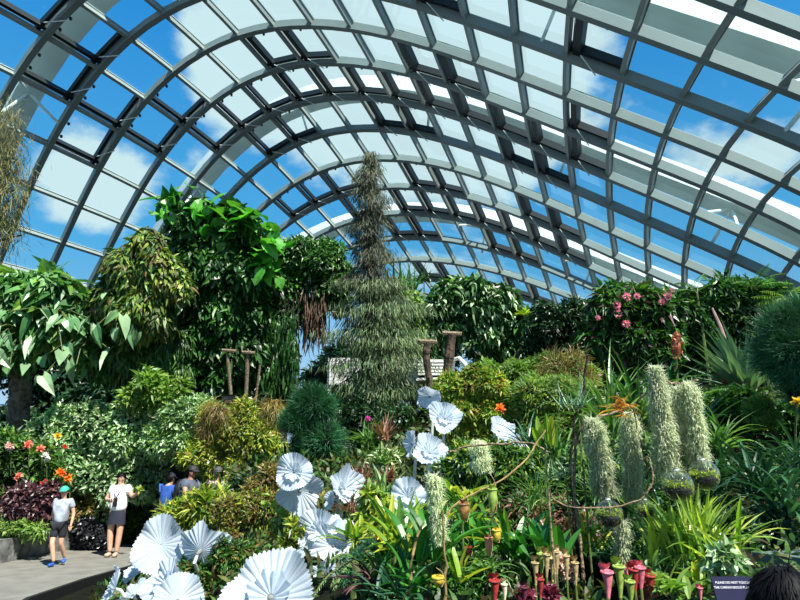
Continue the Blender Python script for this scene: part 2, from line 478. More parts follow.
for a in range(A0, A1 + 1):
    mb = MB(); lo = -9 if 2 <= a <= 12 else -5
    ribmb(mb, [(a, p) for p in np.arange(lo, P1 + .01, .5)], .33, .44, .22)
    tag(mb.build('trim_%d' % tn, STEEL), kind='structure'); tn += 1
for p in range(-8, P1 + 1):
    mb = MB(); lo, hi = (A0, A1) if p >= -4 else (2, 12)
    ribmb(mb, [(a, p) for a in np.arange(lo, hi + .01, .5)], .19, .32, .20)
    tag(mb.build('trim_%d' % tn, STEELP), kind='structure'); tn += 1
# glass
GLASS, nt, out = newmat('tinted_roof_glass')
tr = nt.nodes.new('ShaderNodeBsdfTransparent'); tr.inputs[0].default_value = (.78, .93, .94, 1)
gl = nt.nodes.new('ShaderNodeBsdfGlossy'); gl.inputs['Roughness'].default_value = .05
gl.inputs['Color'].default_value = (.9, 1, 1, 1)
lw = nt.nodes.new('ShaderNodeLayerWeight'); lw.inputs[0].default_value = .12
mr = nt.nodes.new('ShaderNodeMapRange'); mr.inputs[3].default_value = .03; mr.inputs[4].default_value = .35
lw.inputs[0].default_value = .5; mr.inputs[1].default_value = .35; mr.inputs[3].default_value = .03; mr.inputs[4].default_value = .4; nt.links.new(lw.outputs['Facing'], mr.inputs[0])
mx = nt.nodes.new('ShaderNodeMixShader'); nt.links.new(mr.outputs[0], mx.inputs[0])
nt.links.new(tr.outputs[0], mx.inputs[1]); nt.links.new(gl.outputs[0], mx.inputs[2]); nt.links.new(mx.outputs[0], out.inputs['Surface'])
VENT = set()
for a, ps in {0:(4,5,12), 1:(3,4,12,15), 3:(3,4,7,8,11,12,15), 4:(4,5,6,7,8,9,10,11,12,13,14,15), 5:(5,6,9,10,13,14), 7:(4,5,6,9,10,13,14), 8:(6,8,9,10,11,12,13,14), 9:(7,8,11,12), 11:(7,8,11,12), 2:(2,3), 6:(2,)}.items():
    for p in ps: VENT.add((a, p))
wn = 1
def cell_corner(a, p, u, v):
    return S(a + v, p + u)
for a in range(A0, A1):
    for p in range(-8, P1):
        if p < P0 - 2 and not (2 <= a < 12): continue
        if p < P0 - 2 and (a < 4 or a > 10) : continue
        c = [cell_corner(a, p, u, v) for u, v in ((0, 0), (1, 0), (1, 1), (0, 1))]
        nn = SN(a + .5, p + .5); cen = sum(c) / 4
        ci = [cen + (q - cen) * .97 for q in c]; co = [cen + (q - cen) * .90 for q in c]
        vent = (a, p) in VENT
        mb = MB()
        lift = .42 if vent else .20; hw_ = .23 if p > 6 else .16
        # rim of the glazing unit
        V = [q + nn * lift for q in c] + [q + nn * lift for q in co] + [q + nn * (lift + .06) for q in co]
        Fc = [[i, (i + 1) % 4, 4 + (i + 1) % 4, 4 + i] for i in range(4)] + [[4 + i, 4 + (i + 1) % 4, 8 + (i + 1) % 4, 8 + i] for i in range(4)]
        mb.add(V, Fc, 0)
        if vent:
            e01 = c[1] - c[0]; e03 = c[3] - c[0]
            # deep black housing along the purlin and a shallower one along the next arch
            q0, q3 = c[0] + e01 * .10, c[3] + (c[2] - c[3]) * .10
            q1, q2 = c[0] + e01 * hw_, c[3] + (c[2] - c[3]) * hw_
            V = [q0 + nn * .02, q1 + nn * .02, q2 + nn * .02, q3 + nn * .02, q0 + nn * lift, q1 + nn * lift, q2 + nn * lift, q3 + nn * lift]
            mb.add(V, [[0,1,2,3],[4,5,6,7],[1,2,6,5],[0,3,7,4],[2,3,7,6],[0,1,5,4]], 1)
            g0, g1 = c[3] + (c[0] - c[3]) * .10, c[2] + (c[1] - c[2]) * .10
            g2, g3 = c[2] + (c[1] - c[2]) * .16, c[3] + (c[0] - c[3]) * .16
            V = [q + nn * .05 for q in (g0, g1, g2, g3)] + [q + nn * lift for q in (g0, g1, g2, g3)]
            mb.add(V, [[0,1,2,3],[4,5,6,7],[1,2,6,5],[0,3,7,4],[2,3,7,6],[0,1,5,4]], 1)
            for k_ in (.3, .62):   # small latches under the rim
                s_ = c[0] + e01 * k_ + e03 * .1
                box(mb, s_ - nn * .02, (.12, .12, .16), mi=1)
        fr = tag(mb.build('window_%d' % wn, [FRAME, BLACKF]), kind='structure')
        mg = MB(); mg.add([q + nn * (lift + .05) for q in ci], [[0, 1, 2, 3]])
        mg.build('glass_pane', GLASS, fr)
        if vent:
            mr_ = MB()
            tube(mr_, [c[3] + (c[2] - c[3]) * .27 + (c[0] - c[3]) * .16 - nn * .1, c[3] + (c[2] - c[3]) * .62 - (c[0] - c[3]) * .04 - nn * .35], .03, 6)
            mr_.build('opening_rod', WHITE, fr)
        wn += 1
# outer white arches with their V struts
for ai, a in enumerate((1.5, 5.6, 9.8)):
    mb = MB()
    ribmb(mb, [(a, p) for p in np.arange(-4, P1 + .01, .5)], 1.5, 1.1, 2.9)
    tag(mb.build('trim_%d' % tn, WHITE), kind='structure'); tn += 1
    for p in range(2, P1, 4):
        mb = MB()
        top = S(a, p + .5) + SN(a, p + .5) * 1.9
        for b in ((a - .5, p), (a - .5, p + 1), (a + .5, p + .5)):
            tube(mb, [S(*b), top], .09, 6)
        tag(mb.build('trim_%d' % tn, WHITE), kind='structure'); tn += 1
# ------------------------------------------------------------------ far planting
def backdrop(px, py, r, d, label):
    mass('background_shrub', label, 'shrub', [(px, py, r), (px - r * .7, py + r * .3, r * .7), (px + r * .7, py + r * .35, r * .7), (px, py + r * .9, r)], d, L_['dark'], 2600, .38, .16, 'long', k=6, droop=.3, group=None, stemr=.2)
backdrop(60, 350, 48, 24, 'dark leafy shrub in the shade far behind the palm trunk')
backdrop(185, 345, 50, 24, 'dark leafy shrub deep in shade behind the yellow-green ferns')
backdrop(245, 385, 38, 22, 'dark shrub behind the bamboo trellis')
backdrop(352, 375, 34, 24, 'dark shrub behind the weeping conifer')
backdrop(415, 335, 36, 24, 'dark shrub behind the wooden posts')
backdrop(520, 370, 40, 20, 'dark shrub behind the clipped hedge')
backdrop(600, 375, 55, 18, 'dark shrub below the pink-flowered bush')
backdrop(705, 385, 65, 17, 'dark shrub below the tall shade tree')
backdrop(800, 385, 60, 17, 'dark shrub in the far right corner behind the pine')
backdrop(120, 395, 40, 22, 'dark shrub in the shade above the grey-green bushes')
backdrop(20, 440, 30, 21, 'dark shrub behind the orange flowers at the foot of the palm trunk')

# left philodendron-covered tree
mass('climbing_philodendron', 'big arrow-leaved philodendron covering the tree at the left edge', 'climber',
     [(-20, 305, 38), (20, 300, 30), (55, 305, 30), (88, 318, 26), (20, 340, 26), (60, 330, 20), (-30, 345, 26), (95, 345, 18)], 15, L_['arrow'], 2300, .50, .34, 'heart', droop=.9, k=8,
     extra=(L_['hang'], .4, .07, 'long'), extra_n=1800, stem=False, jit=.4)
def trunk(label, pts, rad, mat=None, cat='tree trunk', name='ringed_palm'):
    mb = MB(); pts = np.array(pts); g = pts[-1].copy(); g[2] = min(g[2], ground(g[0], g[1])) - .1
    pts = np.vstack([pts, g])
    # ringed bark: alternate radii
    P = []; 
    for i in range(len(pts) - 1):
        for t in np.linspace(0, 1, 9)[:-1]: P.append(pts[i] * (1 - t) + pts[i + 1] * t)
    P.append(pts[-1]); P = np.array(P)
    r = np.array([rad * (1.0 if i % 2 else .88) for i in range(len(P))])
    tube(mb, P, r, 10)
    return tag(mb.build(name, mat or BARK), label, cat)
trunk('grey ringed palm trunk rising into the philodendron at the left edge', [at(26, 335, 15.2), at(21, 380, 15), at(17, 440, 15)], .27, solid('ringed_trunk', (122, 108, 92), .9, .5, 9, bump=.6))

mass('hanging_fern_mass', 'yellow-green ferns and lianas hanging beside the philodendron', 'fern',
     [(150, 248, 16), (128, 272, 22), (160, 275, 24), (118, 302, 22), (150, 312, 26), (178, 290, 14), (135, 326, 16)], 14.5, L_['yfern'], 5200, .30, .10, 'long', droop=1.0, k=9,
     extra=(L_['hang'], .35, .2, 'heart'), extra_n=300, jit=.45, stemr=.05)

mass('shaded_fern_mass', 'hanging ferns with leaves coloured darker as shade under the yellow-green fern mass', 'fern', [(135, 355, 24), (165, 350, 24), (112, 365, 18), (150, 385, 22), (182, 345, 14), (178, 375, 16)], 15.2, L_['fine'], 4200, .34, .07, 'long', droop=1.1, k=9, extra=(L_['yfern'], .3, .06, 'long'), extra_n=700, jit=.35)  # darker leaf colour stands in for the shadow low on the ferns
# the large vine column
mass('heart_leaf_vine', 'tall column wrapped in dark heart-leaved vines, tallest mass on the left', 'climber',
     [(195, 228, 24), (232, 232, 26), (247, 248, 15), (205, 265, 36), (240, 275, 32), (190, 300, 30), (225, 315, 34), (246, 315, 20), (200, 345, 30), (240, 350, 28), (220, 375, 26), (248, 340, 16)], 16, L_['heart'], 6200, .30, .21, 'heart', droop=.8, k=9,
     extra=(L_['fine'], .3, .08, 'long'), extra_n=2200, jit=.4, stemr=.5)
for (pp, lab) in ((((165, 208), (180, 205), (195, 208), (205, 214)), 'bright monstera vine on top of the vine column, left end'), (((222, 218), (238, 216), (250, 222), (232, 230)), 'bright monstera vine in the middle of the column top'), (((262, 228), (268, 240), (266, 252), (268, 266)), 'bright monstera vine hanging over the right shoulder of the column')):
    cs = [at(x, y_, 15.5) for x, y_ in pp]; c = sum(cs) / 4; mb = MB()
    for q in cs:
        n = 15; P = q + rng.normal(size=(n, 3)) * [.22, .2, .16]
        leaves(mb, 'heart', P, unit(rng.normal(size=(n, 3)) * .9 + [0, -.2, -.2]), rng.normal(size=(n, 3)) * .4 + [0, -.6, .8], .42 * rng.uniform(.55, 1.2, n), .34 * rng.uniform(.7, 1.2, n), 0)
        for p in P[:7]: tube(mb, [q + [0, .3, -.5], (q + p) / 2, p], .014, 5, 1)
    tag(mb.build('monstera_vine', [L_['mon'], STEM], origin=c + [0, .3, -.6]), lab, 'climber')
# big hanging leaf blades of the column edge
mass('hanging_creeper', 'fine-leaved creeper mound hanging between the vine column and the weeping conifer', 'climber',
     [(278, 262, 20), (300, 258, 22), (325, 262, 22), (342, 275, 14), (285, 290, 24), (330, 288, 18), (278, 325, 22), (282, 355, 14), (300, 310, 14), (338, 305, 12)], 17, L_['fine'], 6500, .20, .09, 'oval', droop=.6, k=9,
     extra=(L_['pale'], .24, .12, 'oval'), extra_n=500, jit=.6, stemr=.22)
# slim hanging leaves at the back: curtains
def curtain(label, x0, x1, y0, y1, d, mat, n, L=.5, W=.05, cat='climber', name='hanging_strands', slack=.2):
    c = at((x0 + x1) / 2, y0, d); mb = MB()
    px = rng.uniform(x0, x1, n); py = y0 + (y1 - y0) * rng.random(n) ** .8 * rng.uniform(.6, 1, n)
    P = np.array([at(a, b, d + rng.normal() * slack) for a, b in zip(px, py)])
    leaves(mb, 'long', P, np.array([0, 0, -1.]) + rng.normal(size=(n, 3)) * .15, rng.normal(size=(n, 3)) * .4 + [0, -1, .2], L * rng.uniform(.5, 1.3, n), W, 0)
    for x in np.linspace(x0, x1, 9):
        a = at(x, y0 - 12, d); b = at(x + rng.normal() * 1.5, y1 - rng.uniform(0, 12), d)
        tube(mb, [a, (a + b) / 2 + rng.normal(size=3) * .05, b], .018, 5, 1)
    return tag(mb.build(name, [mat, BARK], origin=c), label, cat)
curtain('dangling strap leaves below the fine-leaved creeper mound', 262, 298, 310, 392, 16.4, L_['heart'], 420)
curtain('brown dry aerial roots hanging under the creeper mound', 303, 326, 285, 342, 16.8, leafmat('dry_root', [(84,62,48),(110,84,64),(70,52,40)], .9, .1), 420, .5, .03)
curtain('dangling leaves under the bamboo frame beside the vine column', 222, 262, 345, 392, 16.1, L_['heart'], 240)

# weeping conifer
def conifer():
    d = 13.5; root = empty('weeping_conifer', at(372, 440, d) * [1, 1, 0] + [0, 0, ground(*at(372, 440, d)[:2])], 'tall weeping conifer with drooping grey-green twigs in the middle of the garden', 'tree')
    b = np.array(root.location)
    ys_ = [150, 185, 225, 265, 300, 340, 385, 420]; hw = [3, 13, 15, 17, 36, 44, 42, 30]; cx = [368, 370, 370, 370, 379, 380, 378, 376]
    mt = MB(); tube(mt, [at(370, 168, d), at(371, 230, d), at(372, 300, d), at(374, 400, d), b + [0, 0, -.1]], [.03, .07, .11, .15, .18], 8)
    mt.build('trunk', BARK, root)
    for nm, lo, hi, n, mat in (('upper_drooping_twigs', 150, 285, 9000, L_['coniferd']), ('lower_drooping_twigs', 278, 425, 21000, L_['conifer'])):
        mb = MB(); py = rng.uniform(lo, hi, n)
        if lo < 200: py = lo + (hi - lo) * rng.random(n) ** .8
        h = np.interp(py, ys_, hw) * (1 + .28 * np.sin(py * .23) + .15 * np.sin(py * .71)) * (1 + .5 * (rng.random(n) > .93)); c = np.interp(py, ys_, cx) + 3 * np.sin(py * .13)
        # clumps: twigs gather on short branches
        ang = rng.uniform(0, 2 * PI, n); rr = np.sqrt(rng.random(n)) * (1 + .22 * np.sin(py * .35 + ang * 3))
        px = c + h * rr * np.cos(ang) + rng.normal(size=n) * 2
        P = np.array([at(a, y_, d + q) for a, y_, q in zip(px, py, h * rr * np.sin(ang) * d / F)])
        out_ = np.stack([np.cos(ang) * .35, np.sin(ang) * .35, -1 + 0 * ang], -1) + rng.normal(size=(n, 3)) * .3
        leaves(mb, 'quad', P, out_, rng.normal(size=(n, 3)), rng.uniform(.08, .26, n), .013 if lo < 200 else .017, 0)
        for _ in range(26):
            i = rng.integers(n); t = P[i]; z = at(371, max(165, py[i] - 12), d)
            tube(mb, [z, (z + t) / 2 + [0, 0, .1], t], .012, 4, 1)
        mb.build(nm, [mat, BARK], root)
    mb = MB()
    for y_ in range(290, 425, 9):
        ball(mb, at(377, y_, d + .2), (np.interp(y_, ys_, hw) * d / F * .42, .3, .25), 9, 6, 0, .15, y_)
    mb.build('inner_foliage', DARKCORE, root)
conifer()
# young palm behind conifer
rosette('young_palm', 'spiky bright green palm crown just behind the conifer on its right', 'palm', 402, 290, 17.5, 60, 1.0, .09, L_['palm'], el=(.2, 1.5), curve=(.2, .7), prof='needle', spread=.2)
rosette('young_palm', 'small dark spiky palm top between the bright palm and the hanging mound', 'palm', 424, 282, 17.8, 34, .65, .06, L_['dark'], el=(.2, 1.4), curve=(.2, .6), prof='needle', spread=.1)
mass('fern_bush', 'light green feathery bush right of the conifer', 'shrub', [(408, 305, 16), (398, 322, 16), (420, 318, 12), (410, 340, 14)], 16.6, L_['bright'], 1500, .22, .07, 'long', droop=.5, k=6)

# hanging mound
mass('hanging_mound', 'rounded leafy mound overhanging the wooden posts', 'climber',
     [(448, 300, 20), (472, 300, 22), (495, 310, 24), (515, 325, 16), (450, 325, 18), (482, 332, 22), (505, 342, 14), (440, 308, 14)], 15, L_['heart'], 4200, .26, .15, 'heart', droop=.9, k=9,
     extra=(L_['pale'], .3, .1, 'long'), extra_n=1300, jit=.5, core_k=.8, stemr=.25)
rosette('bromeliad', 'yellow-green bromeliad perched at the right end of the hanging mound', 'bromeliad', 527, 318, 14.5, 22, .5, .1, L_['varieg'], el=(.3, 1.3), curve=(.3, .9))

# long dark hedge + pink medinilla + shade tree
mass('clipped_dark_hedge', 'dark rounded hedge between the hanging mound and the pink-flowered bush', 'hedge',
     [(545, 325, 20), (570, 322, 20), (595, 318, 18), (555, 348, 22), (585, 348, 24), (535, 345, 14)], 13.5, L_['dark'], 4200, .16, .07, 'oval', droop=.3, k=9)
md = mass('medinilla_bush', 'broad-leaved bush with drooping pink flower clusters near the right of the skyline', 'flowering bush',
     [(612, 312, 22), (640, 306, 20), (658, 312, 18), (625, 340, 26), (655, 345, 24), (600, 340, 18)], 12.5, L_['fine'], 2600, .30, .13, 'oval', droop=.6, k=9, extra=(L_['purple'], .28, .12, 'oval'), extra_n=500)
PINK = leafmat('pink_petal', [(226,120,150),(240,160,178),(200,90,120),(250,190,196)], .5, .35)
for (px, py, r) in ((627, 297, 3.2), (617, 305, 3), (618, 314, 3.6), (626, 324, 3), (637, 296, 2.4), (668, 296, 3.2), (662, 302, 2.6), (598, 318, 2), (672, 290, 1.8)):
    c = at(px, py, 11.9); mb = MB(); n = 60; D = unit(rng.normal(size=(n, 3)))
    leaves(mb, 'oval', c + D * r * .012, D, rng.normal(size=(n, 3)), r * .018, r * .012)
    tube(mb, [c, c + [0, .15, .25]], .008, 5, 1)
    mb.build('flower_cluster', [PINK, STEM], md)
mass('shade_tree', 'dark dense tree with feathery compound leaves at the upper right', 'tree',
     [(690, 318, 26), (718, 305, 24), (745, 300, 22), (770, 306, 24), (700, 345, 28), (740, 340, 34), (775, 345, 30), (672, 335, 18), (800, 330, 22)], 13, L_['heart'], 5200, .24, .09, 'oval', droop=.5, k=10,
     extra=(L_['bright'], .24, .08, 'oval'), extra_n=700, stemr=.18)
def fronds(name, label, cat, px, py, d, n, L, mat, el=(.2, 1.1), curve=(.3, .8), m=14, lw=.03, ll=.16, az=(0, 2 * PI)):
    c = at(px, py, d); mb = MB()
    for i in range(n):
        a = rng.uniform(*az); e = rng.uniform(*el); cu = rng.uniform(*curve); pos = c.copy(); pts = [pos.copy()]; LL = L * rng.uniform(.7, 1.1)
        H = np.array([math.cos(a), math.sin(a), 0]); side = np.array([-math.sin(a), math.cos(a), 0])
        PP, DD = [], []
        for s in range(m):
            t = s / m; ee = e - cu * t * 1.5; dr = H * math.cos(ee) + np.array([0, 0, math.sin(ee)])
            pos = pos + dr * LL / m; pts.append(pos.copy())
            for sg in (-1, 1): PP.append(pos.copy()); DD.append(side * sg + dr * .5 + [0, 0, -.15])
        k = np.sin(np.linspace(.15, PI * .97, m)).repeat(2) * .9 + .1
        leaves(mb, 'long', np.array(PP), np.array(DD), np.array([0, 0, 1.]), ll * k, lw)
        tube(mb, pts[::2] + [pts[-1]], .008, 4, 1, cap=False)
    g = ground(c[0], c[1])
    if c[2] - g > .1: tube(mb, [[c[0], c[1], g - .05], c], [.04, .02], 6, 1)
    return tag(mb.build(name, [mat, STEM], origin=c), label, cat)
fronds('compound_leaf_spray', 'feathery leaf spray standing above the shade tree against the glass, left one', 'tree', 697, 293, 12.6, 9, .75, L_['palm'], el=(.3, 1.3))
fronds('compound_leaf_spray', 'feathery leaf spray standing above the shade tree against the glass, middle one', 'tree', 752, 290, 12.6, 10, .8, L_['palm'], el=(.3, 1.3))
fronds('compound_leaf_spray', 'feathery leaf spray above the pine near the right edge', 'tree', 788, 300, 11, 10, .7, L_['bright'], el=(.1, 1.0))
mb = MB(); tube(mb, [at(712, 308, 10.2), at(720, 326, 10.1), at(728, 348, 10)], [.018, .03, .03], 7)
tube(mb, [at(728, 348, 10), at(731, 372, 9.9), at(731, 440, 9.8) * [1, 1, 0] + [0, 0, ground(*at(731, 440, 9.8)[:2])]], .03, 7)
tag(mb.build('bare_cane', solid('pinkish_cane', (166, 132, 124), .7, .2)), 'bare pinkish leaning cane in front of the shade tree', 'cane')
mass('round_pine', 'dark ball of pine needles at the right edge', 'pine', [(800, 350, 42), (790, 325, 20), (812, 385, 30), (778, 365, 14)], 6.4, L_['pine'], 13000, .17, .010, 'needle', droop=-.1, k=10, out=1.0, jit=.4, core_k=.8, stemr=.06)

# overhanging casuarina at the left edge
def casuarina():
    d = 8.0; b = at(-60, 420, d); b[2] = 0; b[2] = ground(b[0], b[1])
    root = empty('overhanging_tree', b, 'wispy tree with thin hanging twigs drooping in at the upper left edge', 'tree')
    mt = MB(); tube(mt, [b - [0, 0, .1], at(-66, 300, d), at(-58, 200, d), at(-40, 110, d)], [.2, .16, .12, .05], 8)
    for (px, py) in ((2, 115), (10, 150), (16, 190), (-5, 95), (22, 235), (0, 170)):
        t = at(px, py, d); tube(mt, [at(-58, py + 40, d), (at(-58, py + 40, d) + t) / 2 + [0, 0, .15], t], [.05, .03, .01], 6)
    mt.build('trunk', BARK, root)
    mb = MB(); n = 6500
    C_ = np.array([at(x, y_, d) for x, y_ in ((2, 120), (8, 150), (2, 165), (10, 185), (0, 205), (-10, 140), (-12, 180), (2, 230), (-8, 215))])
    i = rng.integers(len(C_), size=n); P = C_[i] + rng.normal(size=(n, 3)) * [.13, .12, .16]
    leaves(mb, 'quad', P, np.array([0.1, 0, -1.]) + rng.normal(size=(n, 3)) * .45, rng.normal(size=(n, 3)), rng.uniform(.06, .22, n), .008)
    mb.build('hanging_twigs', leafmat('casuarina_twig', [(70,84,50),(104,112,66),(130,130,84),(120,98,70)], .7, .2), root)
casuarina()

# trellis frames, planter, posts, bench wall
def bamboo_frame():
    b = at(240, 405, 14.8); b[2] = ground(b[0], b[1])
    root = empty('bamboo_frame', b, 'weathered bamboo frame with two upright poles above the black tub', 'trellis')
    for (x0, y0, x1, y1, r) in ((227, 350, 231, 396, .045), (248, 352, 246, 396, .05), (260, 365, 256, 398, .03)):
        mb = MB(); p0, p1 = at(x0, y0, 14.8), at(x1, y1, 14.8); q = p1.copy(); q[2] = b[2] - .1
        tube(mb, [p0, (p0 * 2 + p1) / 3, (p0 + p1 * 2) / 3, p1, q], [r * .9, r, r * .92, r, r], 8); mb.build('pole', BARKL, root)
    for (x0, x1, y_) in ((222, 236, 350), (242, 255, 352)):
        mb = MB(); tube(mb, [at(x0, y_, 14.75), at(x1, y_ + 1, 14.75)], .04, 7); mb.build('crossbar', BARKL, root)
bamboo_frame()
def tub():
    c = at(236, 412, 14.4); g = ground(c[0], c[1]); root = empty('black_tub', (c[0], c[1], g), 'black square tub standing between the yellow crotons and the bamboo frame', 'planter')
    top = at(236, 397, 14.4)[2]
    mb = MB(); V = []
    for z, r in ((g - .05, .2), (top, .29), (top + .03, .31), (top + .03, .27), (top - .08, .25)): V += [[c[0] + sx * r, c[1] + sy * r, z] for sx, sy in ((-1, -1), (1, -1), (1, 1), (-1, 1))]
    Fc = [[i * 4 + j, i * 4 + (j + 1) % 4, i * 4 + 4 + (j + 1) % 4, i * 4 + 4 + j] for i in range(4) for j in range(4)] + [[16, 17, 18, 19]]
    mb.add(V, Fc); mb.build('tub_body', solid('black_plastic', (14, 15, 18), .4, .2), root)
tub()
mb = MB(); c = at(249, 401, 14.2); a = np.linspace(0, 2 * PI, 17)
tube(mb, [c + np.array([math.cos(t) * .07, 0, math.sin(t) * .07]) for t in a], .022, 6, cap=False)
tube(mb, [c - [0, 0, .07], [c[0], c[1], ground(c[0], c[1]) - .05]], .02, 6)
tag(mb.build('ring_marker', solid('white_ring', (210, 214, 210), .5, .05)), 'small white ring on a stake beside the black tub', 'marker')
for (pts, lab) in (([(427, 342), (426, 355), (428, 372), (431, 388)], 'dark knotted wooden post, left of the pair under the hanging mound'), ([(452, 334), (450, 350), (447, 370), (445, 392)], 'thick knotted wooden post, right of the pair under the hanging mound')):
    P = [at(x, y_, 12.4) for x, y_ in pts]; q = P[-1].copy(); q[2] = ground(q[0], q[1]) - .1
    mb = MB(); r = .1 if 'thick' in lab else .075
    pp = []; rr = []
    for i in range(len(P) - 1):
        for t in (0, .33, .66): pp.append(P[i] * (1 - t) + P[i + 1] * t); rr.append(r * random.uniform(.85, 1.2))
    pp += [P[-1], q]; rr += [r, r]
    tube(mb, pp, rr, 9)
    o = tag(mb.build('wooden_post', solid('rough_wood', (104, 84, 66), .9, .5, 14, bump=.6)), lab, 'post')
    mb = MB(); t_ = P[0]; tube(mb, [t_ + [-.2, 0, .02], t_ + [.2, 0, .0]], .05, 7); mb.build('cap_log', BARKL, o)
WPAINT = solid('white_painted_timber', (205, 208, 200), .6, .1, 5)
def bench():
    c = at(432, 390, 13.6); g = ground(c[0], c[1]); root = empty('white_garden_bench', (c[0], c[1], g), 'white slatted garden bench with a curved end behind the wooden posts', 'bench')
    dd = 13.6
    for i in range(5):
        mb = MB(); beam(mb, at(418, 361 + i * 3.2, dd), at(455, 361 + i * 3.2, dd), .05, .062); mb.build('back_slat', WPAINT, root)
    mb = MB(); beam(mb, at(416, 381, dd - .3), at(466, 379, dd - .3), .5, .05); mb.build('seat', WPAINT, root)
    mb = MB(); tube(mb, [at(452, 360, dd), at(459, 358, dd - .1), at(465, 364, dd - .2), at(469, 374, dd - .3)], [.04, .05, .05, .04], 8); mb.build('armrest', WPAINT, root)
    for x in (418, 466):
        mb = MB(); p = at(x, 380, dd - .25); tube(mb, [p, [p[0], p[1], ground(p[0], p[1]) - .05]], .04, 8); mb.build('leg', WPAINT, root)
bench()
def wallseg(label, x0, x1, y0, y1, d):
    root = MB(); a, b = at(x0, y0, d), at(x1, y0, d); lo = ground(a[0], a[1]) - .1
    n_ = 7; zt = a[2]; zb = at(x0, y1, d)[2]
    for i in range(n_): beam(root, [a[0], a[1], zt - (zt - zb) * (i + .5) / n_], [b[0], b[1], zt - (zt - zb) * (i + .5) / n_], .08, (zt - zb) / n_ * .9)
    for q in (a, b, (a + b) / 2): beam(root, [q[0], q[1] + .08, zt], [q[0], q[1] + .08, lo], .1, .1, up=(0, 1, 0))
    tag(root.build('slatted_screen', WPAINT), label, 'screen')
wallseg('white slatted screen half hidden by the weeping conifer', 330, 416, 358, 386, 16)

# ------------------------------------------------------------------ middle planting
mass('fine_hedge', 'low yellow-green clipped hedge behind the maple-leaved bush', 'hedge', [(490, 378, 14), (515, 375, 15), (540, 372, 15), (565, 374, 15), (585, 380, 14)], 10.5, L_['bright'], 3200, .12, .05, 'oval', droop=.1, k=8)
mass('grey_green_bush', 'wide pale grey-green bush above the woman, left of the group', 'bush', [(60, 432, 24), (90, 425, 22), (125, 432, 28), (150, 440, 22), (75, 462, 30), (115, 470, 30), (145, 480, 24), (95, 505, 24), (60, 495, 18)], 14.2, L_['pale'], 8000, .17, .09, 'oval', droop=.1, k=9, extra=(L_['bright'], .16, .08, 'oval'), extra_n=1000)
mass('grey_green_bush', 'pale leafy bush right of the widest grey-green bush, above the man in blue', 'bush', [(178, 420, 22), (200, 412, 18), (165, 442, 20), (190, 442, 20)], 13.8, L_['pale'], 3200, .16, .08, 'oval', droop=.1, k=8, extra=(L_['bright'], .15, .08, 'oval'), extra_n=900)
mass('coloured_shrub', 'light yellow-green shrub with a pink leaf in front of the hanging ferns', 'shrub', [(150, 385, 14), (165, 395, 13), (135, 398, 10), (178, 388, 9)], 13.9, L_['bright'], 700, .24, .13, 'heart', droop=.3, k=6, core_k=.5, stem=False)
mass('mixed_flower_bed', 'leafy flower bed left of the boy with orange and salmon blooms', 'flower bed', [(-20, 470, 32), (12, 455, 24), (40, 465, 20), (5, 500, 24), (35, 500, 20), (-15, 520, 26), (62, 480, 10)], 13.2, L_['bright'], 2600, .18, .07, 'oval', droop=.1, k=8, extra=(L_['fine'], .2, .09, 'oval'), extra_n=2200)
def flower(px, py, d, r, col, label, group=None, cat='flower'):
    c = at(px, py, d); rr = r * d / F; mb = MB(); n = 26
    D = unit(rng.normal(size=(n, 3)) + [0, -.9, .4])
    leaves(mb, 'oval', np.tile(c, (n, 1)), D, rng.normal(size=(n, 3)) * .3 + [0, -.5, .7], rr * 1.1, rr * .7)
    tube(mb, [c, c + [0, .1, -.25], c + [0, .2, -.6]], .01, 5, 1)
    tag(mb.build('flower', [col, STEM], origin=c), label, cat, group)
ORG = leafmat('orange_petal', [(250,130,40),(255,160,60),(240,100,30)], .5, .35)
RED = leafmat('red_petal', [(214,50,40),(236,84,60),(190,40,40)], .5, .3)
SAL = leafmat('salmon_petal', [(240,140,110),(250,170,140),(226,120,100)], .5, .3)
YEL = leafmat('yellow_petal', [(245,200,40),(255,222,80)], .5, .3)
WHI = leafmat('white_petal', [(240,240,232),(225,228,216)], .5, .3)
for a_ in ((61, 473, 12.4, 5.5, ORG, 'large orange bloom just above the boy in the teal cap'), (69, 478, 12.4, 4.5, ORG, 'smaller orange bloom right of the large one above the boy'), (45, 484, 12.4, 5, RED, 'red-orange bloom left of the boy\'s cap'),
           (28, 445, 12.7, 5, SAL, 'salmon-red bloom at the foot of the palm trunk'), (58, 436, 12.7, 4, YEL, 'yellow bloom right of the palm trunk'), (10, 446, 12.7, 5, leafmat('pale_pink_petal', [(230,190,180),(240,210,196)], .5, .3), 'pale pink bloom nearest the left edge, below the palm trunk'),
           (41, 449, 12.7, 4.5, SAL, 'pale orange bloom right of the salmon-red one'), (19, 477, 12.4, 4.5, SAL, 'coral bloom low on the left of the flower bed'), (46, 457, 12.6, 5, WHI, 'white bloom in the middle of the flower bed'), (65, 447, 12.7, 3, RED, 'tiny reddish bloom on the grey-green bush')):
    flower(*a_)
mass('purple_leaved_plant', 'dark purple foliage with pale pink speckles behind the boy', 'plant', [(22, 505, 18), (40, 512, 16), (10, 520, 14), (50, 495, 10)], 12.3, L_['purple'], 1500, .16, .11, 'heart', droop=.2, k=7, extra=(leafmat('pink_speckled_leaf', [(196,160,160),(220,196,190),(160,120,124)], .5, .2), .13, .1, 'heart'), extra_n=260)
mass('low_green_plant', 'low bright leafy clump on the planter wall at the left edge', 'plant', [(-8, 520, 14), (8, 528, 9), (25, 530, 8), (40, 532, 7)], 11.9, L_['bright'], 1000, .14, .05, 'long', droop=.1, k=5, stemr=.03)
mass('black_leaved_plant', 'round black-leaved plant between the boy and the woman', 'plant', [(92, 532, 13), (84, 540, 9), (100, 540, 10)], 13.6, L_['black'], 1500, .12, .1, 'oval', droop=.3, k=7, stemr=.04)
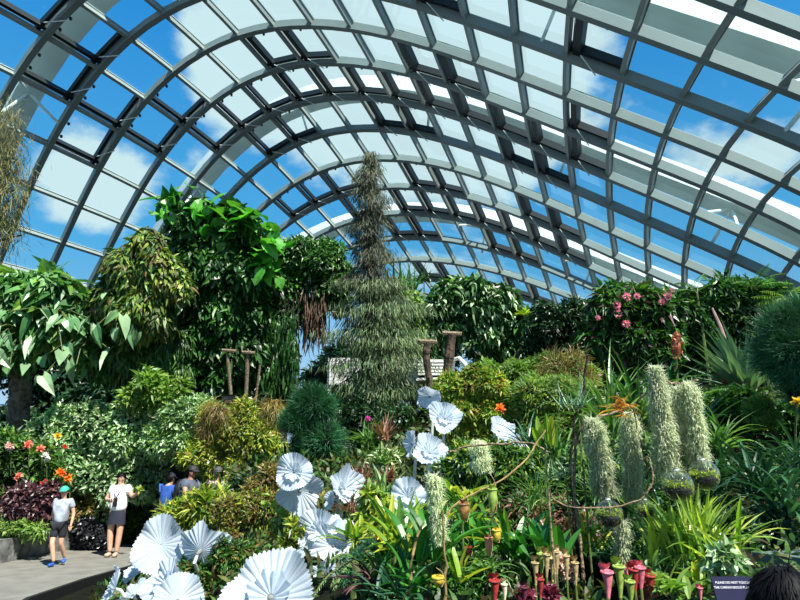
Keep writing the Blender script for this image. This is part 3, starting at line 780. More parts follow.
mass('brown_croton', 'orange-brown croton behind the space between the boy and the woman', 'plant', [(88, 508, 13), (94, 492, 9), (80, 520, 8)], 13.8, L_['rust'], 800, .15, .06, 'long', droop=.1, k=6)
mass('dark_shrub', 'dark leafy shrub behind the woman\'s raised hand', 'shrub', [(138, 515, 18), (150, 500, 14), (130, 530, 12), (160, 525, 16), (125, 495, 10)], 15.0, L_['fine'], 2200, .14, .08, 'oval', droop=.2, k=7)
mass('orange_tipped_croton', 'croton with orange tips just above the cap of the man in blue', 'plant', [(150, 478, 8), (146, 490, 7)], 14.2, L_['rust'], 420, .15, .05, 'long', k=5, droop=-.2)

mass('yellow_croton', 'tall bright yellow-green croton hedge behind the visitors', 'croton', [(205, 455, 20), (230, 432, 20), (255, 440, 22), (222, 470, 18), (250, 468, 22), (272, 455, 14), (265, 480, 14), (215, 420, 12), (245, 415, 12), (188, 455, 10)], 13.5, L_['croton'], 7500, .22, .05, 'long', droop=-.1, k=9, extra=(L_['rust'], .22, .05, 'long'), extra_n=1000)
mass('brown_grass_tuft', 'drooping tan grass tuft beside the black tub', 'grass', [(215, 412, 12), (208, 425, 8), (272, 408, 9), (280, 414, 9)], 12.4, L_['rust'], 1500, .3, .015, 'long', droop=.9, k=5, core_k=.4, stem=False)
def puff(px, py, r, label):
    mass('juniper_puff', label, 'juniper', [(px, py, r), (px - r * .5, py + r * .2, r * .6), (px + r * .6, py + r * .25, r * .6)], 12, L_['juniper'], 4200, .2, .012, 'needle', droop=-.25, k=10, out=1.0, jit=.4, core_k=.86, stemr=.06)
puff(314, 403, 17, 'blue-green juniper ball, highest of the three')
puff(297, 420, 13, 'blue-green juniper ball, small one on the left of the highest')
puff(318, 440, 24, 'large blue-green juniper ball, lowest and widest')
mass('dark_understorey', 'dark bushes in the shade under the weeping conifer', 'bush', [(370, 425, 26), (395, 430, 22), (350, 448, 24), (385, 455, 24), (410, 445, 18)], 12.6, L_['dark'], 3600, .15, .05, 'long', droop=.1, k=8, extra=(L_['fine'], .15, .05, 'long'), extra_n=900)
mass('variegated_shrub', 'white-flecked variegated shrub left of the white glass blooms', 'shrub', [(385, 466, 15), (372, 478, 13), (398, 478, 12), (386, 492, 12)], 9.2, leafmat('cream_edged_leaf', [(60,100,40),(120,150,70),(220,226,180),(80,120,50),(236,238,206)], .4, .25), 1300, .15, .05, 'long', droop=.3, k=7)
rosette('bromeliad', 'green strap-leaved bromeliad with a magenta flower in front of the conifer', 'bromeliad', 368, 445, 9.4, 40, .5, .05, L_['grass'], el=(.2, 1.4), curve=(.2, .9))
flower(368, 419, 9.2, 3.2, leafmat('magenta_petal', [(216,60,160),(236,100,190)], .5, .3), 'magenta bloom on the bromeliad in front of the conifer')
rosette('bromeliad', 'orange-red tipped bromeliad right of the magenta bloom', 'bromeliad', 386, 440, 9.3, 30, .48, .045, L_['redbr'], el=(.6, 1.4), curve=(.1, .6))
rosette('bromeliad', 'strap-leaved bromeliad in the second row below the orange-red tipped one', 'bromeliad', 382, 465, 9.0, 34, .42, .045, L_['grass'], el=(.2, 1.3), curve=(.2, 1.0))
mass('maple_bush', 'yellow and orange fine-leaved bush right of the wooden posts', 'bush', [(450, 388, 15), (475, 382, 18), (495, 386, 13), (462, 410, 20), (490, 412, 18), (455, 432, 18), (485, 436, 18), (510, 408, 12), (440, 408, 10)], 8.8, L_['maple'], 6000, .10, .05, 'heart', droop=.2, k=9, stemr=.05)
mass('feathery_bush', 'green and tan feathery bush left of the tall grass leaves', 'bush', [(530, 400, 22), (555, 398, 22), (580, 405, 20), (545, 425, 22), (575, 432, 20), (520, 430, 18), (600, 425, 14)], 8.6, L_['bright'], 5200, .14, .02, 'long', droop=-.2, k=9, extra=(L_['maple'], .1, .04, 'long'), extra_n=1600, stemr=.05)
mass('wispy_russet_plant', 'wispy russet seed plant above the feathery bush', 'plant', [(556, 370, 14), (575, 362, 10), (585, 380, 10), (548, 384, 10)], 9.2, L_['rust'], 900, .22, .012, 'long', droop=-.2, k=6, core_k=.3, stemr=.02)
# tall grass leaves
for (px, py, d, n_, L, W, lab, mt_) in (
    (612, 435, 7.4, 46, 1.35, .06, 'tall arching grass clump rising behind the moss columns, left one', 'grass'),
    (640, 430, 7.6, 46, 1.25, .055, 'tall arching grass clump directly behind the tallest moss column', 'grass'),
    (672, 415, 7.8, 40, 1.05, .06, 'arching dark grass clump below the orange flower spikes', 'dgrass'),
    (700, 440, 6.6, 46, .9, .045, 'arching grass clump right of the moss columns', 'dgrass'),
    (720, 455, 6.0, 40, .7, .04, 'lower grass clump right of the moss columns, in front of the kerb', 'grass'),
    (560, 470, 5.6, 40, .7, .03, 'thin-leaved grassy clump left of the first moss column', 'grass'),
    (530, 455, 6.0, 34, .7, .03, 'thin-leaved grassy clump right of the driftwood branch', 'dgrass')):
    rosette('grass_clump', lab, 'grass', px, py, d, n_, L, W, L_[mt_], el=(.5, 1.5), curve=(.6, 2.0), seg=7)
for (px, py, h, lab) in ((676, 370, 32, 'orange-brown flower spike, left of the two'), (725, 396, 30, 'orange-brown flower spike, right of the two')):
    mb = MB(); c = at(px, py, 8.2); k_ = 9
    pts_ = [at(px + 1 - t / k_, py - h + (h * .62) * t / k_, 8.2) for t in range(k_ + 1)]
    tube(mb, pts_, [.012 + .042 * math.sin(PI * min(.95, (i + .4) / k_)) for i in range(k_ + 1)], 9)
    n = 260; i_ = rng.integers(0, k_, n); P = np.array([pts_[i] for i in i_]) + rng.normal(size=(n, 3)) * [.022, .022, .02]
    leaves(mb, 'long', P, unit(rng.normal(size=(n, 3)) * .4 + [0, 0, 1]), rng.normal(size=(n, 3)), .06, .03)
    q = c.copy(); q[2] = ground(c[0], c[1]) - .05
    tube(mb, [at(px + 1, py - h, 8.2), c, q], .02, 6, 1)
    tag(mb.build('flower_spike', [leafmat('orange_spike', [(190,104,70),(214,130,90),(160,84,60)], .6, .2), STEM], origin=c), lab, 'flower spike')
rosette('agave', 'grey-green agave with broad sword leaves below the shade tree', 'agave', 748, 392, 8.0, 60, 1.0, .12, L_['agave'], el=(.25, 1.3), curve=(-.1, .4), prof='lance', fold=.2, az=(1.8, 4.6))
mass('small_green_mound', 'small round bright green mound below the agave', 'shrub', [(757, 412, 14), (768, 418, 10)], 6.6, L_['bright'], 1600, .09, .01, 'needle', k=6, out=1.0, droop=-.1, stemr=.04)
mass('yellow_flowered_groundcover', 'low groundcover dotted with yellow flowers at the right', 'groundcover', [(722, 405, 14), (745, 400, 10), (700, 412, 12), (735, 425, 16), (765, 432, 14), (790, 418, 16), (800, 440, 18)], 7.2, L_['fine'], 2600, .12, .05, 'oval', k=7, droop=0, extra=(YEL, .07, .05, 'oval'), extra_n=110, stemr=.05)
# kerb right and the dark strap leaves
mb = MB(); a, b = at(690, 466, 7.2), at(800, 448, 7.2); g_ = min(ground(a[0], a[1]), ground(b[0], b[1]))
mb2 = MB()
for t0_, t1_ in ((0, .5), (.5, 1.2)): beam(mb, a * (1 - t0_) + b * t0_, a * (1 - t1_) + b * t1_, .18, .14)
for t0_ in (0, .5, 1.1): 
    q = a * (1 - t0_) + b * t0_; beam(mb, q, [q[0], q[1], ground(q[0], q[1]) - .1], .15, .12, up=(0, 1, 0))
tag(mb.build('dark_kerb', solid('dark_stone', (70, 76, 80), .5, .3)), 'dark stone kerb crossing behind the strap-leaved plants at the right', 'kerb')
for (px, py, d, n_, L, lab) in ((765, 500, 4.6, 70, .62, 'dark strap-leaved clump at the right, middle of the row'), (800, 480, 4.9, 56, .62, 'dark strap-leaved clump at the right edge'), (722, 485, 5.2, 40, .5, 'dark strap-leaved clump left of the others beside the glass globes'), (790, 515, 4.2, 36, .45, 'dark strap-leaved clump lowest at the right edge')):
    rosette('strap_leaved_clump', lab, 'plant', px, py, d, n_, L, .032, L_['dgrass'], el=(.2, 1.45), curve=(.7, 2.1), seg=7, prof='strap')

# left-middle slope
mass('rust_croton', 'low rust and olive croton carpet sloping down right of the white blooms', 'croton', [(230, 508, 14), (255, 512, 18), (285, 508, 16), (235, 535, 20), (265, 540, 22), (292, 532, 16), (212, 540, 14), (300, 515, 12)], 8.6, L_['rust'], 5200, .10, .025, 'long', droop=-.3, k=9, extra=(L_['olive'], .12, .035, 'long'), extra_n=1100, stemr=.04)
mass('rust_croton', 'rust-brown croton around the left edge of the two upper white blooms', 'croton', [(262, 490, 14), (250, 500, 10), (272, 475, 10), (325, 505, 10)], 8.9, L_['rust'], 1500, .13, .03, 'long', droop=-.2, k=7, stemr=.04)
mass('yellow_strap_shrub', 'yellow-green strap-leaved shrub in front of the man in the dark shirt', 'shrub', [(175, 518, 14), (200, 510, 16), (215, 525, 14), (192, 530, 14), (222, 500, 8)], 9.6, L_['croton'], 1700, .20, .04, 'long', droop=.1, k=7, stemr=.04)
rosette('bromeliad', 'orange and yellow bromeliad spray just below the man with the phone', 'bromeliad', 207, 500, 9.4, 16, .36, .06, L_['maple'], el=(.5, 1.3), curve=(.3, .9))
mass('dark_groundcover', 'dark groundcover in the hollow below the visitors', 'groundcover', [(245, 490, 14), (265, 500, 12), (180, 560, 20), (220, 575, 24), (150, 560, 14), (250, 572, 18), (120, 590, 14), (100, 600, 14), (75, 606, 12)], 9.4, L_['dark'], 3200, .12, .05, 'oval', droop=0, k=7, stemr=.04)  # deep green leaves paint the shadow of the hollow
mass('mossy_groundcover', 'dark green mossy groundcover left of the largest white bloom', 'groundcover', [(195, 575, 20), (215, 590, 20), (245, 560, 16), (225, 555, 16), (175, 600, 18), (300, 560, 14), (318, 590, 14)], 6.8, L_['fine'], 3000, .09, .035, 'oval', droop=0, k=7, extra=(L_['rust'], .09, .03, 'long'), extra_n=600, stemr=.03)
for (px, py, r, lab) in ((265, 505, 4, 'round green leaf plant, left of the pair beside the upper white blooms'), (278, 507, 4.5, 'round light green leaf plant, right of the pair beside the upper white blooms'), (284, 514, 4, 'lime round-leaved plant under the upper white blooms'), (275, 521, 4, 'yellow-leaved sprig under the upper white blooms')):
    c = at(px, py, 7.8); n = 5; mb = MB()
    leaves(mb, 'heart', c + rng.normal(size=(n, 3)) * .03, unit(rng.normal(size=(n, 3)) * .5 + [0, -.5, .1]), [0, -.7, 1], r * .024, r * .022)
    q = c.copy(); q[2] = ground(c[0], c[1]) - .05; tube(mb, [c, q], .01, 5, 1)
    tag(mb.build('round_leaved_plant', [L_['bright'] if 'yellow' not in lab else L_['olive'], STEM], origin=c), lab, 'plant')
mass('lime_shrub', 'lime-yellow shrub left of the middle white blooms', 'shrub', [(298, 530, 9), (303, 542, 8), (290, 545, 7)], 6.4, L_['croton'], 500, .1, .05, 'oval', k=5, droop=.1, stemr=.03)
rosette('bromeliad', 'red-brown bromeliad rosette below the variegated shrub, upper one', 'bromeliad', 362, 482, 8.2, 46, .36, .03, L_['redbr'], el=(.2, 1.4), curve=(.0, .6))
rosette('bromeliad', 'pink-brown bromeliad rosette right of the white blooms, lower one', 'bromeliad', 370, 508, 6.8, 40, .34, .04, L_['redbr'], el=(.1, 1.3), curve=(.2, .8))
mass('olive_leaf_shrub', 'olive-yellow leafy shrub between the lone white bloom and the middle group', 'shrub', [(375, 505, 12), (388, 518, 12), (372, 528, 12), (360, 540, 8)], 5.6, L_['olive'], 600, .13, .04, 'long', droop=.2, k=6, stemr=.03)
mass('conifer_groundcover', 'dark green feathery plant right of the middle white blooms', 'plant', [(362, 560, 12), (350, 575, 12), (372, 545, 8)], 4.6, L_['pine'], 2600, .05, .006, 'needle', out=1., k=7, droop=0, stemr=.03)
fronds('fern', 'green fern frond hanging beside the middle white blooms', 'fern', 356, 560, 3.9, 5, .34, L_['palm'], el=(-.2, .8), curve=(.4, 1.0), m=18, lw=.007, ll=.05, az=(3.6, 5.8))


# large pale leaves of the philodendron, one more climber per cluster
for (px, py, lab) in ((48, 318, 'cluster of big pale arrow leaves in the middle of the philodendron tree'), (78, 345, 'cluster of big pale arrow leaves low on the right of the philodendron tree'), (8, 335, 'cluster of big pale arrow leaves at the left edge beside the trunk'), (115, 318, 'pale heart leaves hanging where the philodendron meets the ferns')):
    c = at(px, py, 13.9); mb = MB(); n = 11
    P = c + rng.normal(size=(n, 3)) * [.42, .25, .36]
    leaves(mb, 'heart', P, unit(rng.normal(size=(n, 3)) * .5 + [0, -.2, -1]), rng.normal(size=(n, 3)) * .35 + [0, -.9, .5], .52 * rng.uniform(.5, 1.25, n), .26 * rng.uniform(.7, 1.2, n), 0)
    for p in P: tube(mb, [c + [0, .6, .3], (c + p) / 2 + [0, .1, .2], p], .012, 5, 1)
    tag(mb.build('arrow_leaf_climber', [leafmat('pale_arrow_leaf', [(70,124,72),(110,160,104),(160,194,146),(90,140,76)], .4, .25), STEM], origin=c + [0, .6, .3]), lab, 'climber')
# continuous low growth over the soil
mb = MB(); PP = []; sizes = []
while len(PP) < 26000:
    dd = rng.uniform(2.6, 17, 4000) ; xx = rng.uniform(-.75, .75, 4000) * dd
    for x, y_ in zip(xx, dd):
        if rng.random() > .25 + .5 * (y_ / 17): continue
        if -8 < x < 1 and (dist_path(x, y_) < .8 or in_path(x, y_)): continue
        if y_ < 2.9 and x > .3: continue
        if -1.6 < x < -.25 and y_ < 5.2: continue
        PP.append((x, y_, ground(x, y_))); sizes.append(.035 + y_ * .007)
PP = np.array(PP); sizes = np.array(sizes)
h_ = rng.random(len(PP)) ** 2
PP[:, 2] += h_ * sizes * 2
leaves(mb, 'long', PP, unit(rng.normal(size=PP.shape) * .8 + [0, -.15, .7]), rng.normal(size=PP.shape) * .5 + [0, -.3, .8], sizes * rng.uniform(1.0, 2.2, len(PP)), sizes * .5)
tag(mb.build('ground_cover', leafmat('ground_cover_leaf', [(26,54,20),(48,84,30),(78,116,44),(36,70,28),(96,100,44),(60,48,30)], .5, .3)), 'mixed low creeping growth covering the soil between the plants', 'groundcover', kind='stuff')
# ------------------------------------------------------------------ white glass blooms
def make_bloommat(name, c1, c2):
    m, nt, out = newmat(name)
    tc_ = nt.nodes.new('ShaderNodeTexCoord'); nz_ = nt.nodes.new('ShaderNodeTexNoise'); nz_.inputs['Scale'].default_value = 6
    nt.links.new(tc_.outputs['Object'], nz_.inputs['Vector'])
    r = ramp(nt, [c2, c1]); nt.links.new(nz_.outputs['Fac'], r.inputs['Fac'])
    p = nt.nodes.new('ShaderNodeBsdfPrincipled'); p.inputs['Roughness'].default_value = .25
    nt.links.new(r.outputs['Color'], p.inputs['Base Color'])
    t = nt.nodes.new('ShaderNodeBsdfTranslucent'); t.inputs['Color'].default_value = (.82, .92, .97, 1)
    mx_ = nt.nodes.new('ShaderNodeMixShader'); mx_.inputs[0].default_value = .3
    nt.links.new(p.outputs[0], mx_.inputs[1]); nt.links.new(t.outputs[0], mx_.inputs[2]); nt.links.new(mx_.outputs[0], out.inputs['Surface'])
    return m
BLOOM = make_bloommat('white_glass', (200, 209, 217), (168, 185, 198))
STEMW = solid('pale_glass_stem', (188, 194, 190), .3, .1, 10)
HUBM = solid('grey_hub', (120, 124, 120), .35, .3, 14)
def frame_of(nrm):
    z = unit(nrm); x = unit(np.cross([0, 0, 1.], z) + [1e-6, 0, 0]); return x, np.cross(z, x), z
def bloom(px, py, d, rpx, nrm, label, depth=.28, pleats=24, ruffle=.06, squash=1.0, lobes=0, back=False, hub=True, arc=2 * PI, seed=1):
    lg = np.random.default_rng(seed)
    c = at(px, py, d); R = rpx * d / F; x, y, z = frame_of(nrm)
    base = np.array([c[0], c[1] + .12, 0]); base[2] = ground(base[0], base[1])
    root = empty('glass_bloom', base, label, 'glass flower', 'white glass blooms')
    NR, NA_ = 9, pleats * 8; V = []
    ph = lg.uniform(0, 6)
    for i in range(NR + 1):
        r = .04 + .96 * i / NR
        for j in range(NA_ + (arc < 6)):
            a = arc * j / NA_ + ph; w_ = math.cos(pleats * a * 2 * PI / (2 * PI))
            rad = R * r * (1 + .075 * r * abs(w_) ** .8 + .05 * r * math.sin(3 * a + ph) + (.12 * r ** 3 * math.sin(lobes * a) if lobes else 0))
            h = R * (depth * r ** 1.7 + ruffle * .55 * r ** 1.2 * w_ + .15 * r ** 2 * math.sin(2 * a + ph * 2) + .13 * r ** 3 * math.sin(5 * a + ph) + .05 * r ** 4 * math.sin(9 * a))
            V.append(c + x * rad * math.cos(a) + y * rad * math.sin(a) * squash + z * (h - R * depth * .4))
    K = NA_ + (arc < 6); Fc = []
    for i in range(NR):
        for j in range(NA_):
            k = (j + 1) % K if arc >= 6 else j + 1
            Fc.append([i * K + j, i * K + k, (i + 1) * K + k, (i + 1) * K + j])
    mb = MB(); mb.add(V, Fc); mb.build('petal_disc', BLOOM, root, smooth=True)
    if seed % 2 == 0:
        V2 = []
        for i in range(5):
            r = .08 + .42 * i / 4
            for j in range(96):
                a = 2 * PI * j / 96
                V2.append(c + x * R * r * (1 + .1 * math.sin(7 * a)) * math.cos(a) + y * R * r * (1 + .1 * math.sin(7 * a)) * math.sin(a) + z * R * (.75 * r ** 1.2 + .16 * r * math.sin(14 * a) - depth * .35))
        mb = MB(); mb.add(V2, [[i * 96 + j, i * 96 + (j + 1) % 96, (i + 1) * 96 + (j + 1) % 96, (i + 1) * 96 + j] for i in range(4) for j in range(96)]); mb.build('inner_frill', BLOOM, root, smooth=True)
    o = c - z * R * depth * .5
    if hub:
        mh = MB(); ball(mh, o + z * R * .06, (R * .09, R * .09, R * .07), 10, 6)
        if back:
            tube(mh, [o, o - z * R * .2, o - z * R * .34], [R * .11, R * .08, R * .05], 8)
        mh.build('hub', HUBM, root)
    ms = MB(); q1 = o - z * R * .5 + [0, 0, -R * .2]; q2 = (q1 + base) / 2 + [0, .05, 0]
    tube(ms, [o, o - z * R * .25, q1, q2, base - [0, 0, .05]], [.014, .016, .018, .02, .02], 8)
    ms.build('stem', STEMW, root)
    return root
BL = [
 (160, 545, 6.9, 24, (.05, -1, .15), 'brightest round white glass bloom facing the camera beside the path', dict(depth=.25, squash=1.12, ruffle=.03, seed=1, hub=False)),
 (140, 566, 7.1, 18, (-.7, -.6, .5), 'folded white glass bloom tucked below and left of the brightest round one', dict(depth=.5, seed=2)),
 (202, 549, 6.7, 24, (.1, .9, .35), 'white glass bloom seen from behind with its grey stem socket, right of the brightest one', dict(depth=.35, back=True, seed=3, lobes=5)),
 (113, 588, 6.2, 19, (-.95, -.35, .35), 'narrow side-on white glass bloom, lowest at the left', dict(depth=.3, seed=4)),
 (132, 594, 6.3, 16, (-.5, -.3, .8), 'flat edge-on white glass bloom between the leftmost one and the tilted pair', dict(depth=.3, seed=5)),
 (166, 584, 6.2, 24, (-.5, -.8, .35), 'upward-tilted white glass bloom below the brightest round one', dict(depth=.3, seed=6)),
 (178, 600, 5.9, 24, (.5, -.8, .3), 'white glass bloom cut by the lower edge of the picture, left of the largest', dict(depth=.3, seed=7)),
 (294, 472, 7.6, 17.5, (0, -1, .1), 'round ruffled white glass bloom facing the camera, highest of the left-centre group', dict(depth=.22, ruffle=.04, seed=8)),
 (300, 492, 7.8, 21, (.15, -.9, -.3), 'wide white glass bloom just behind and below the highest left-centre one', dict(depth=.35, seed=9, lobes=4)),
 (346, 488, 7.4, 19, (.7, -.7, .35), 'white glass bloom opening to the right with dark ribs, right of the wide one', dict(depth=.5, seed=10, lobes=5)),
 (332, 500, 7.5, 9, (-.8, -.5, .1), 'small white glass bloom turned left beside the dark-ribbed one', dict(depth=.5, seed=11)),
 (319, 532, 6.3, 21, (-.15, -1, .1), 'large pleated white glass bloom in the middle group, left half', dict(depth=.3, seed=12)),
 (334, 545, 6.0, 21, (.35, -.9, .3), 'crumpled white glass bloom in front of the large pleated one', dict(depth=.45, seed=13, lobes=6, ruffle=.09)),
 (341, 528, 6.1, 13, (.2, -.5, .85), 'white glass bloom lying flat above the crumpled one', dict(depth=.4, seed=14, lobes=4)),
 (291, 560, 5.8, 13, (.1, -.6, .8), 'small white glass bloom poking up behind the largest one', dict(depth=.5, seed=15, lobes=5, ruffle=.1)),
 (270, 596, 4.7, 43, (-.05, -.85, .5), 'largest white glass bloom, fan-like, at the bottom of the picture', dict(depth=.3, pleats=30, ruffle=.05, seed=16)),
 (322, 572, 5.6, 13, (-.6, -.5, .6), 'leaf-shaped white glass bloom above the iron stand', dict(depth=.4, seed=17, squash=.6)),
 (337, 574, 5.5, 9, (.4, -.7, .5), 'small curled white glass bloom right of the leaf-shaped one', dict(depth=.6, seed=18)),
 (429, 397, 7.6, 13.5, (-.55, -.75, -.25), 'highest white glass bloom, tilted to the left, under the wooden posts', dict(depth=.25, squash=.75, seed=19)),
 (445, 418, 7.3, 15.5, (.1, -.9, .4), 'white glass bloom with a dark stem across it, just below the highest', dict(depth=.45, squash=1.05, seed=20, lobes=3)),
 (411, 444, 7.0, 10, (-.9, -.5, .1), 'scallop-edged white glass bloom turned left, left of the upper centre group', dict(depth=.3, squash=1.25, seed=21)),
 (430, 452, 6.9, 17, (.2, -.85, .5), 'wide white glass bloom in the upper centre group, right of the scallop-edged one', dict(depth=.4, seed=22, lobes=4)),
 (442, 478, 7.0, 12, (.2, -.9, .2), 'white glass bloom half hidden below the upper centre group', dict(depth=.4, seed=23)),
 (408, 496, 5.4, 17, (-.05, -1, .25), 'lone white glass bloom with a dark centre left of the pale moss column', dict(depth=.3, pleats=14, ruffle=.08, seed=24)),
 (500, 430, 7.4, 14, (.5, -.8, .4), 'white glass bloom half hidden in the orange and yellow bush', dict(depth=.4, seed=25)),
 (512, 446, 7.2, 12, (.1, -.8, .6), 'lower white glass bloom of the pair hidden in the orange and yellow bush', dict(depth=.4, seed=26)),
 (506, 492, 5.9, 13, (-.3, -.9, .3), 'white glass bloom behind the hanging pitchers', dict(depth=.4, seed=27)),
 (522, 478, 6.2, 12, (.4, -.9, .3), 'white glass bloom behind the driftwood branch, right of the pitchers', dict(depth=.4, seed=28)),
 (462, 484, 6.4, 12, (0, -.9, .3), 'white glass bloom behind the pale moss and the yellow leaves', dict(depth=.4, seed=29)),
]
for (px, py, d, r, nr, lab, kw) in BL: bloom(px, py, d, r, nr, lab, **kw)
# iron ring stand
c = at(325, 580, 5.3); g = ground(c[0], c[1]); root = empty('iron_ring_stand', (c[0], c[1], g), 'thin iron ring stand with grey slabs below the middle white blooms', 'stand')
IRON = solid('dark_iron', (48, 48, 46), .5, .3, 10); mb = MB(); a = np.linspace(0, 2 * PI, 25)
tube(mb, [c + [math.cos(t) * .17, math.sin(t) * .17, 0] for t in a], .006, 6, cap=False); mb.build('ring', IRON, root)
for t in (.5, 2.6, 4.7):
    mb = MB(); q = c + [math.cos(t) * .17, math.sin(t) * .17, 0]; tube(mb, [q, [q[0], q[1], g - .05]], .006, 6); mb.build('leg', IRON, root)
mb = MB(); box(mb, (c[0], c[1] + .05, c[2] - .16), (.36, .3, .1)); mb.build('slab', solid('grey_slab', (150, 158, 162), .8, .15, 6), root)

# ------------------------------------------------------------------ moss columns on a driftwood rail
def moss(px0, y0, px1, y1, r0, r1, d, n, label):
    n = int(n * 1.8)
    p0, p1 = at(px0, y0, d), at(px1, y1, d); R0, R1 = r0 * d / F * .88, r1 * d / F * .88
    root = empty('spanish_moss', p1, label, 'hanging moss')
    t = rng.random(n); a = rng.uniform(0, 2 * PI, n)
    rad = (R0 + (R1 - R0) * t) * (.55 + .45 * rng.random(n)) * (.85 + .2 * np.sin(t * 14 + a))
    prof = np.clip(t / (.35 if 'point' in label else .14), .18, 1) ** .6; rad = rad * prof
    ax = p0 + (p1 - p0) * t[:, None]
    P = ax + np.stack([np.cos(a) * rad, np.sin(a) * rad, 0 * a], -1)
    mb = MB()
    blades(mb, P, a + rng.normal(size=n), rng.uniform(-1.5, .3, n), rng.uniform(.025, .06, n), .0030, rng.uniform(-2.5, 3.0, n), 4, 0, .1, prof='strap')
    mb.build('strands', L_['moss'], root)
    mc = MB(); K = 9
    tube(mc, [p0 + (p1 - p0) * k / K for k in range(K + 1)], [(R0 + (R1 - R0) * k / K) * (.2 if k in (0, K) else .6 * min(1, (k / K) / (.35 if 'point' in label else .14)) ** .6) for k in range(K + 1)], 9)
    mc.build('inner_moss', solid('moss_core', (176, 188, 152), .95, .3, 60, bump=.6), root)
    return root
moss(592, 418, 606, 494, 9, 14, 3.2, 3200, 'fat pale Spanish moss column, leftmost of the group above the globes')
moss(629, 412, 634, 500, 9, 10, 3.3, 2200, 'thin shaded Spanish moss column between the fat one and the tallest')
moss(655, 366, 668, 472, 7, 14, 3.1, 4200, 'tallest Spanish moss column rising to a point')
moss(674, 388, 683, 445, 6, 9, 3.15, 1500, 'short Spanish moss column between the tallest and the right-hand one')
moss(688, 382, 699, 462, 7, 10, 3.1, 3200, 'straight Spanish moss column at the right end of the rail')
moss(433, 474, 440, 540, 6, 5, 2.9, 1500, 'pale Spanish moss tuft hanging in front of the lone white bloom')
moss(478, 440, 482, 470, 10, 12, 4.6, 1200, 'wispy moss tuft hanging from the driftwood branch above the pitchers')
moss(622, 520, 622, 566, 5, 4, 3.0, 900, 'green moss tail hanging below the left-hand globe')
DRIFT = solid('driftwood', (150, 128, 96), .85, .45, 40, bump=.5)
def branch(name, label, pts, rad, mat=DRIFT, to_ground=True, sides=7, cat='branch'):
    P = [at(*q) for q in pts]
    if to_ground:
        q = P[0].copy(); q[2] = ground(q[0], q[1]) - .05; P = [q] + P
    rad = np.interp(np.linspace(0, 1, len(P)), [0, 1], rad)
    # smooth the polyline
    for _ in range(2):
        Q = [P[0]]; Rr = [rad[0]]
        for i in range(len(P) - 1):
            Q += [P[i] * .75 + P[i + 1] * .25, P[i] * .25 + P[i + 1] * .75]; Rr += [rad[i] * .75 + rad[i + 1] * .25, rad[i] * .25 + rad[i + 1] * .75]
        Q.append(P[-1]); Rr.append(rad[-1]); P, rad = Q, Rr
    P = [P[0]] + [p + rng.normal(size=3) * rad[0] * .5 for p in P[1:-1]] + [P[-1]]; rad = [r_ * random.uniform(.8, 1.25) for r_ in rad]
    mb = MB(); tube(mb, P, rad, sides); return tag(mb.build(name, mat), label, cat)
branch('driftwood_rail', 'knotty driftwood rail carrying the moss columns', [(574, 470, 3.3), (576, 432, 3.3), (597, 418, 3.2), (630, 408, 3.3), (650, 390, 3.15), (656, 368, 3.1), (672, 386, 3.15), (698, 380, 3.1)], [.009, .005])
branch('driftwood_rail', 'bare stake rising through the moss columns beside the globes', [(662, 520, 3.25), (640, 440, 3.25), (633, 405, 3.25)], [.005, .004])
branch('curved_twig', 'curved bare twig looping from the thin-leaved clump round to the globes', [(548, 480, 2.9), (552, 503, 2.9), (590, 510, 2.85), (640, 503, 2.85), (655, 480, 2.85), (650, 455, 2.9), (641, 461, 2.95)], [.005, .003])
branch('driftwood_branch', 'long bare stem slanting up across the orange and yellow bush', [(440, 515, 3.2), (470, 495, 3.2), (505, 480, 3.2), (530, 455, 3.25), (545, 430, 3.3)], [.006, .004], TAN)
branch('driftwood_branch', 'gnarled pale branch lying level above the yellow-leaved climber', [(450, 452, 4.4), (475, 444, 4.4), (500, 446, 4.3), (520, 440, 4.3), (550, 452, 4.2)], [.009, .007], to_ground=False)
branch('tall_stem', 'bare tan stem at the left of the broad orchid leaves', [(408, 600, 2.8), (410, 570, 2.8), (414, 545, 2.8), (424, 522, 2.8)], [.008, .005], TAN)
branch('tall_stem', 'straight tan stem in the middle of the broad orchid leaves', [(445, 600, 2.8), (445, 560, 2.8), (443, 510, 2.8)], [.008, .005], TAN)
branch('dark_branch', 'dark mossy upright branch left of the first moss column', [(571, 480, 3.5), (572, 430, 3.5), (583, 395, 3.5), (588, 350, 3.5)], [.011, .006], BARK)
# dry leaf tuft
c = at(620, 407, 3.05); mb = MB(); n = 26
blades(mb, c + rng.normal(size=(n, 3)) * .02, rng.uniform(0, 6.28, n), rng.uniform(-.3, .8, n), rng.uniform(.05, .12, n), .018, rng.uniform(.2, 1.6, n), 5)
tag(mb.build('dry_bromeliad', [leafmat('dry_orange_leaf', [(190,130,60),(216,170,96),(170,90,50),(226,190,130)], .6, .3)], origin=c), 'dried orange-brown bromeliad on the driftwood between the moss columns', 'bromeliad')
c = at(612, 417, 3.0); mb = MB(); blades(mb, np.array([c + [.05, 0, .03], c]), [3.3, .1], [.1, .2], [.14, .1], [.022, .02], [.9, .7], 6, prof='oval')
tag(mb.build('curled_leaf', [leafmat('curled_orange_leaf', [(226,150,40),(236,180,60)], .5, .3)], origin=c), 'curled orange leaf hanging from the driftwood', 'leaf')
rosette('air_plant', 'spiky grey-green air plant on the dark mossy branch, upper one', 'air plant', 578, 405, 3.4, 50, .17, .008, L_['agave'], el=(-.1, 1.4), curve=(-.3, .8), prof='needle', base=None)
rosette('air_plant', 'spiky grey-green air plant on the dark mossy branch, lower one', 'air plant', 566, 475, 3.3, 46, .15, .007, L_['agave'], el=(-.3, 1.4), curve=(-.3, .9), prof='needle')

